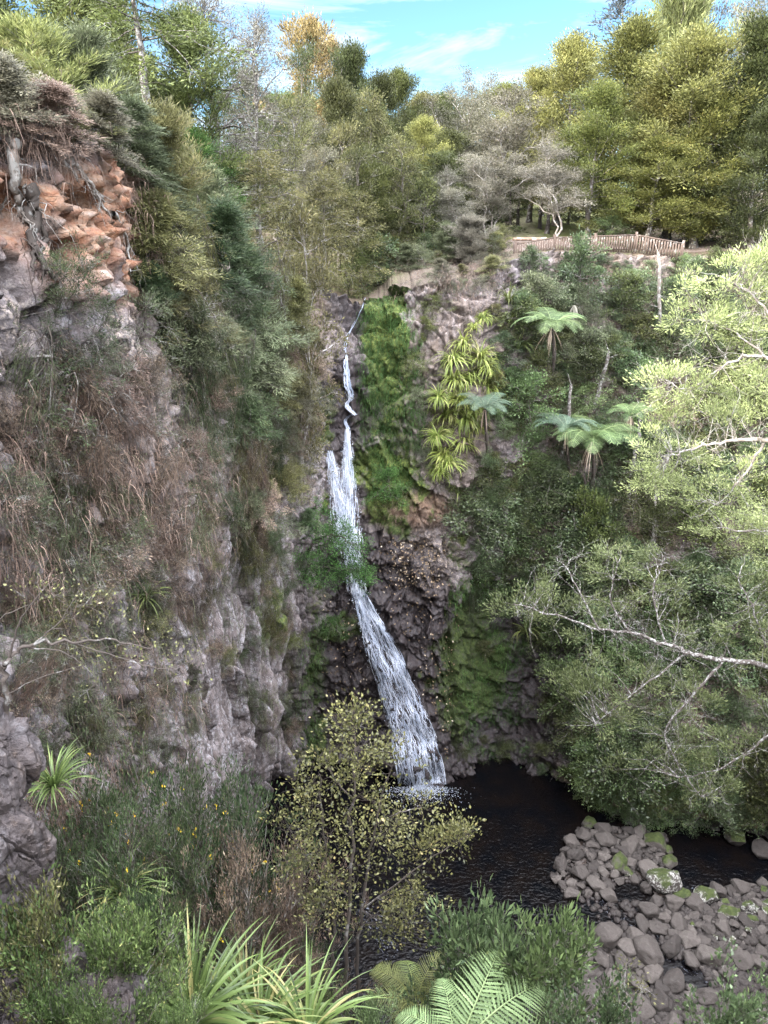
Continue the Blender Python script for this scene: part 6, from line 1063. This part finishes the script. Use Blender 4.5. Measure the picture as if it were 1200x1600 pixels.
# bare-branched little tree at the left edge
tb = at(8, 1130, 5.0); TBL = [[tb, at(12, 1085, 5.0), at(5, 1050, 5.0), at(14, 1030, 5.0), at(45, 1010, 5.05), at(110, 1003, 5.1), at(180, 1000, 5.2), at(240, 1012, 5.3)], [at(14, 1030, 5.0), at(30, 975, 5.0), at(60, 930, 5.0), at(90, 900, 5.1)], [at(45, 1010, 5.05), at(90, 975, 5.1), at(125, 920, 5.2)], [at(45, 1012, 5.05), at(100, 1020, 5.1), at(140, 1050, 5.2), at(160, 1080, 5.2)], [at(110, 1003, 5.1), at(180, 1025, 5.2), at(260, 1045, 5.3), at(320, 1020, 5.4)], [at(5, 1050, 5), at(-20, 1000, 4.9), at(10, 960, 4.9), at(60, 940, 5)], [at(12, 1085, 5), at(60, 1060, 5), at(130, 1040, 5.1)]]
blob_tree('bare_tree', 'small dark tree with thin bare curving branches in front of the left cliff', 'tree', tb, TBL, [(.028, .004), (.01, .002), (.007, .002), (.007, .002), (.007, .002), (.01, .002), (.006, .002)], PB([(280,1040,50,40,5.3),(200,1030,50,40,5.2),(150,960,60,40,5.2),(60,920,50,40,5),(120,1080,40,30,5.2)]), 'olive', BARK_DARK, 21, 9, 16, .09, .035, .016, .004, .7, .2, .55, 1, 4)
# ------------------------------------------------------------------ camera, sky, sun
cam = bpy.data.cameras.new('camera'); co = bpy.data.objects.new('camera', cam); C.objects.link(co)
co.location = CAM; co.rotation_euler = (math.pi / 2 - PITCH, 0, 0); cam.sensor_fit = 'VERTICAL'; cam.sensor_height = 36; cam.lens = 26; cam.clip_start = .05; cam.clip_end = 6000
SC.camera = co
SUN = unit(np.array([-.84, -.42, .44]))
w = bpy.data.worlds.new('World'); SC.world = w; w.use_nodes = True; nt = w.node_tree; nt.nodes.clear(); g = NT(nt)
sky = g.n('ShaderNodeTexSky', sky_type='NISHITA', sun_disc=False); sky.sun_elevation = math.asin(SUN[2]); sky.sun_rotation = math.atan2(SUN[0], SUN[1]); sky.air_density = 1.0; sky.dust_density = .3; sky.ozone_density = 2.5; sky.altitude = 100
tc = g.n('ShaderNodeTexCoord').outputs['Generated']
sp_ = g.n('ShaderNodeSeparateXYZ'); g.set(sp_.inputs[0], tc)
n1 = g.noise(g.scale(tc, (1.6, 1.6, 7)), 2.4, 7, .62, .5); cl = g.ramp(n1, [(.44, 0), (.68, .85)])
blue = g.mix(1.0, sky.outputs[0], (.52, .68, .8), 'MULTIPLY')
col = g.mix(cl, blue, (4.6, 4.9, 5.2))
# unseen bright cloud, added overhead and behind the viewer to fill the gorge
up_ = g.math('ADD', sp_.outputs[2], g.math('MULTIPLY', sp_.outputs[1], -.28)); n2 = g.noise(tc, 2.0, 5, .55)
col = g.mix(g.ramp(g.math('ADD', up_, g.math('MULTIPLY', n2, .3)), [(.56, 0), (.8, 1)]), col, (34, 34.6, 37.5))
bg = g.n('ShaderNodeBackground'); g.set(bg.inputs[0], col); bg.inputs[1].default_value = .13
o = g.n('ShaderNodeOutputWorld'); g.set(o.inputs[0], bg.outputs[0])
sl = bpy.data.lights.new('sun', 'SUN'); sl.energy = 4.2; sl.angle = R(.5); sl.color = (1, .93, .8); so_ = bpy.data.objects.new('sun', sl); C.objects.link(so_)
so_.rotation_euler = Vector(SUN).to_track_quat('Z', 'Y').to_euler(); so_.location = (-30, -20, 60)
SC.view_settings.view_transform = 'Standard'; SC.view_settings.look = 'None'; SC.view_settings.exposure = 1.68; SC.view_settings.gamma = 1
SC.cycles.use_denoising = True; SC.cycles.denoising_prefilter = 'NONE'; SC.cycles.denoising_input_passes = 'RGB_ALBEDO_NORMAL'; SC.cycles.max_bounces = 5; SC.cycles.diffuse_bounces = 3; SC.cycles.glossy_bounces = 2; SC.cycles.transmission_bounces = 3; SC.cycles.transparent_max_bounces = 8
SC.cycles.use_adaptive_sampling = True; SC.cycles.adaptive_threshold = .01; SC.cycles.sample_clamp_indirect = 6
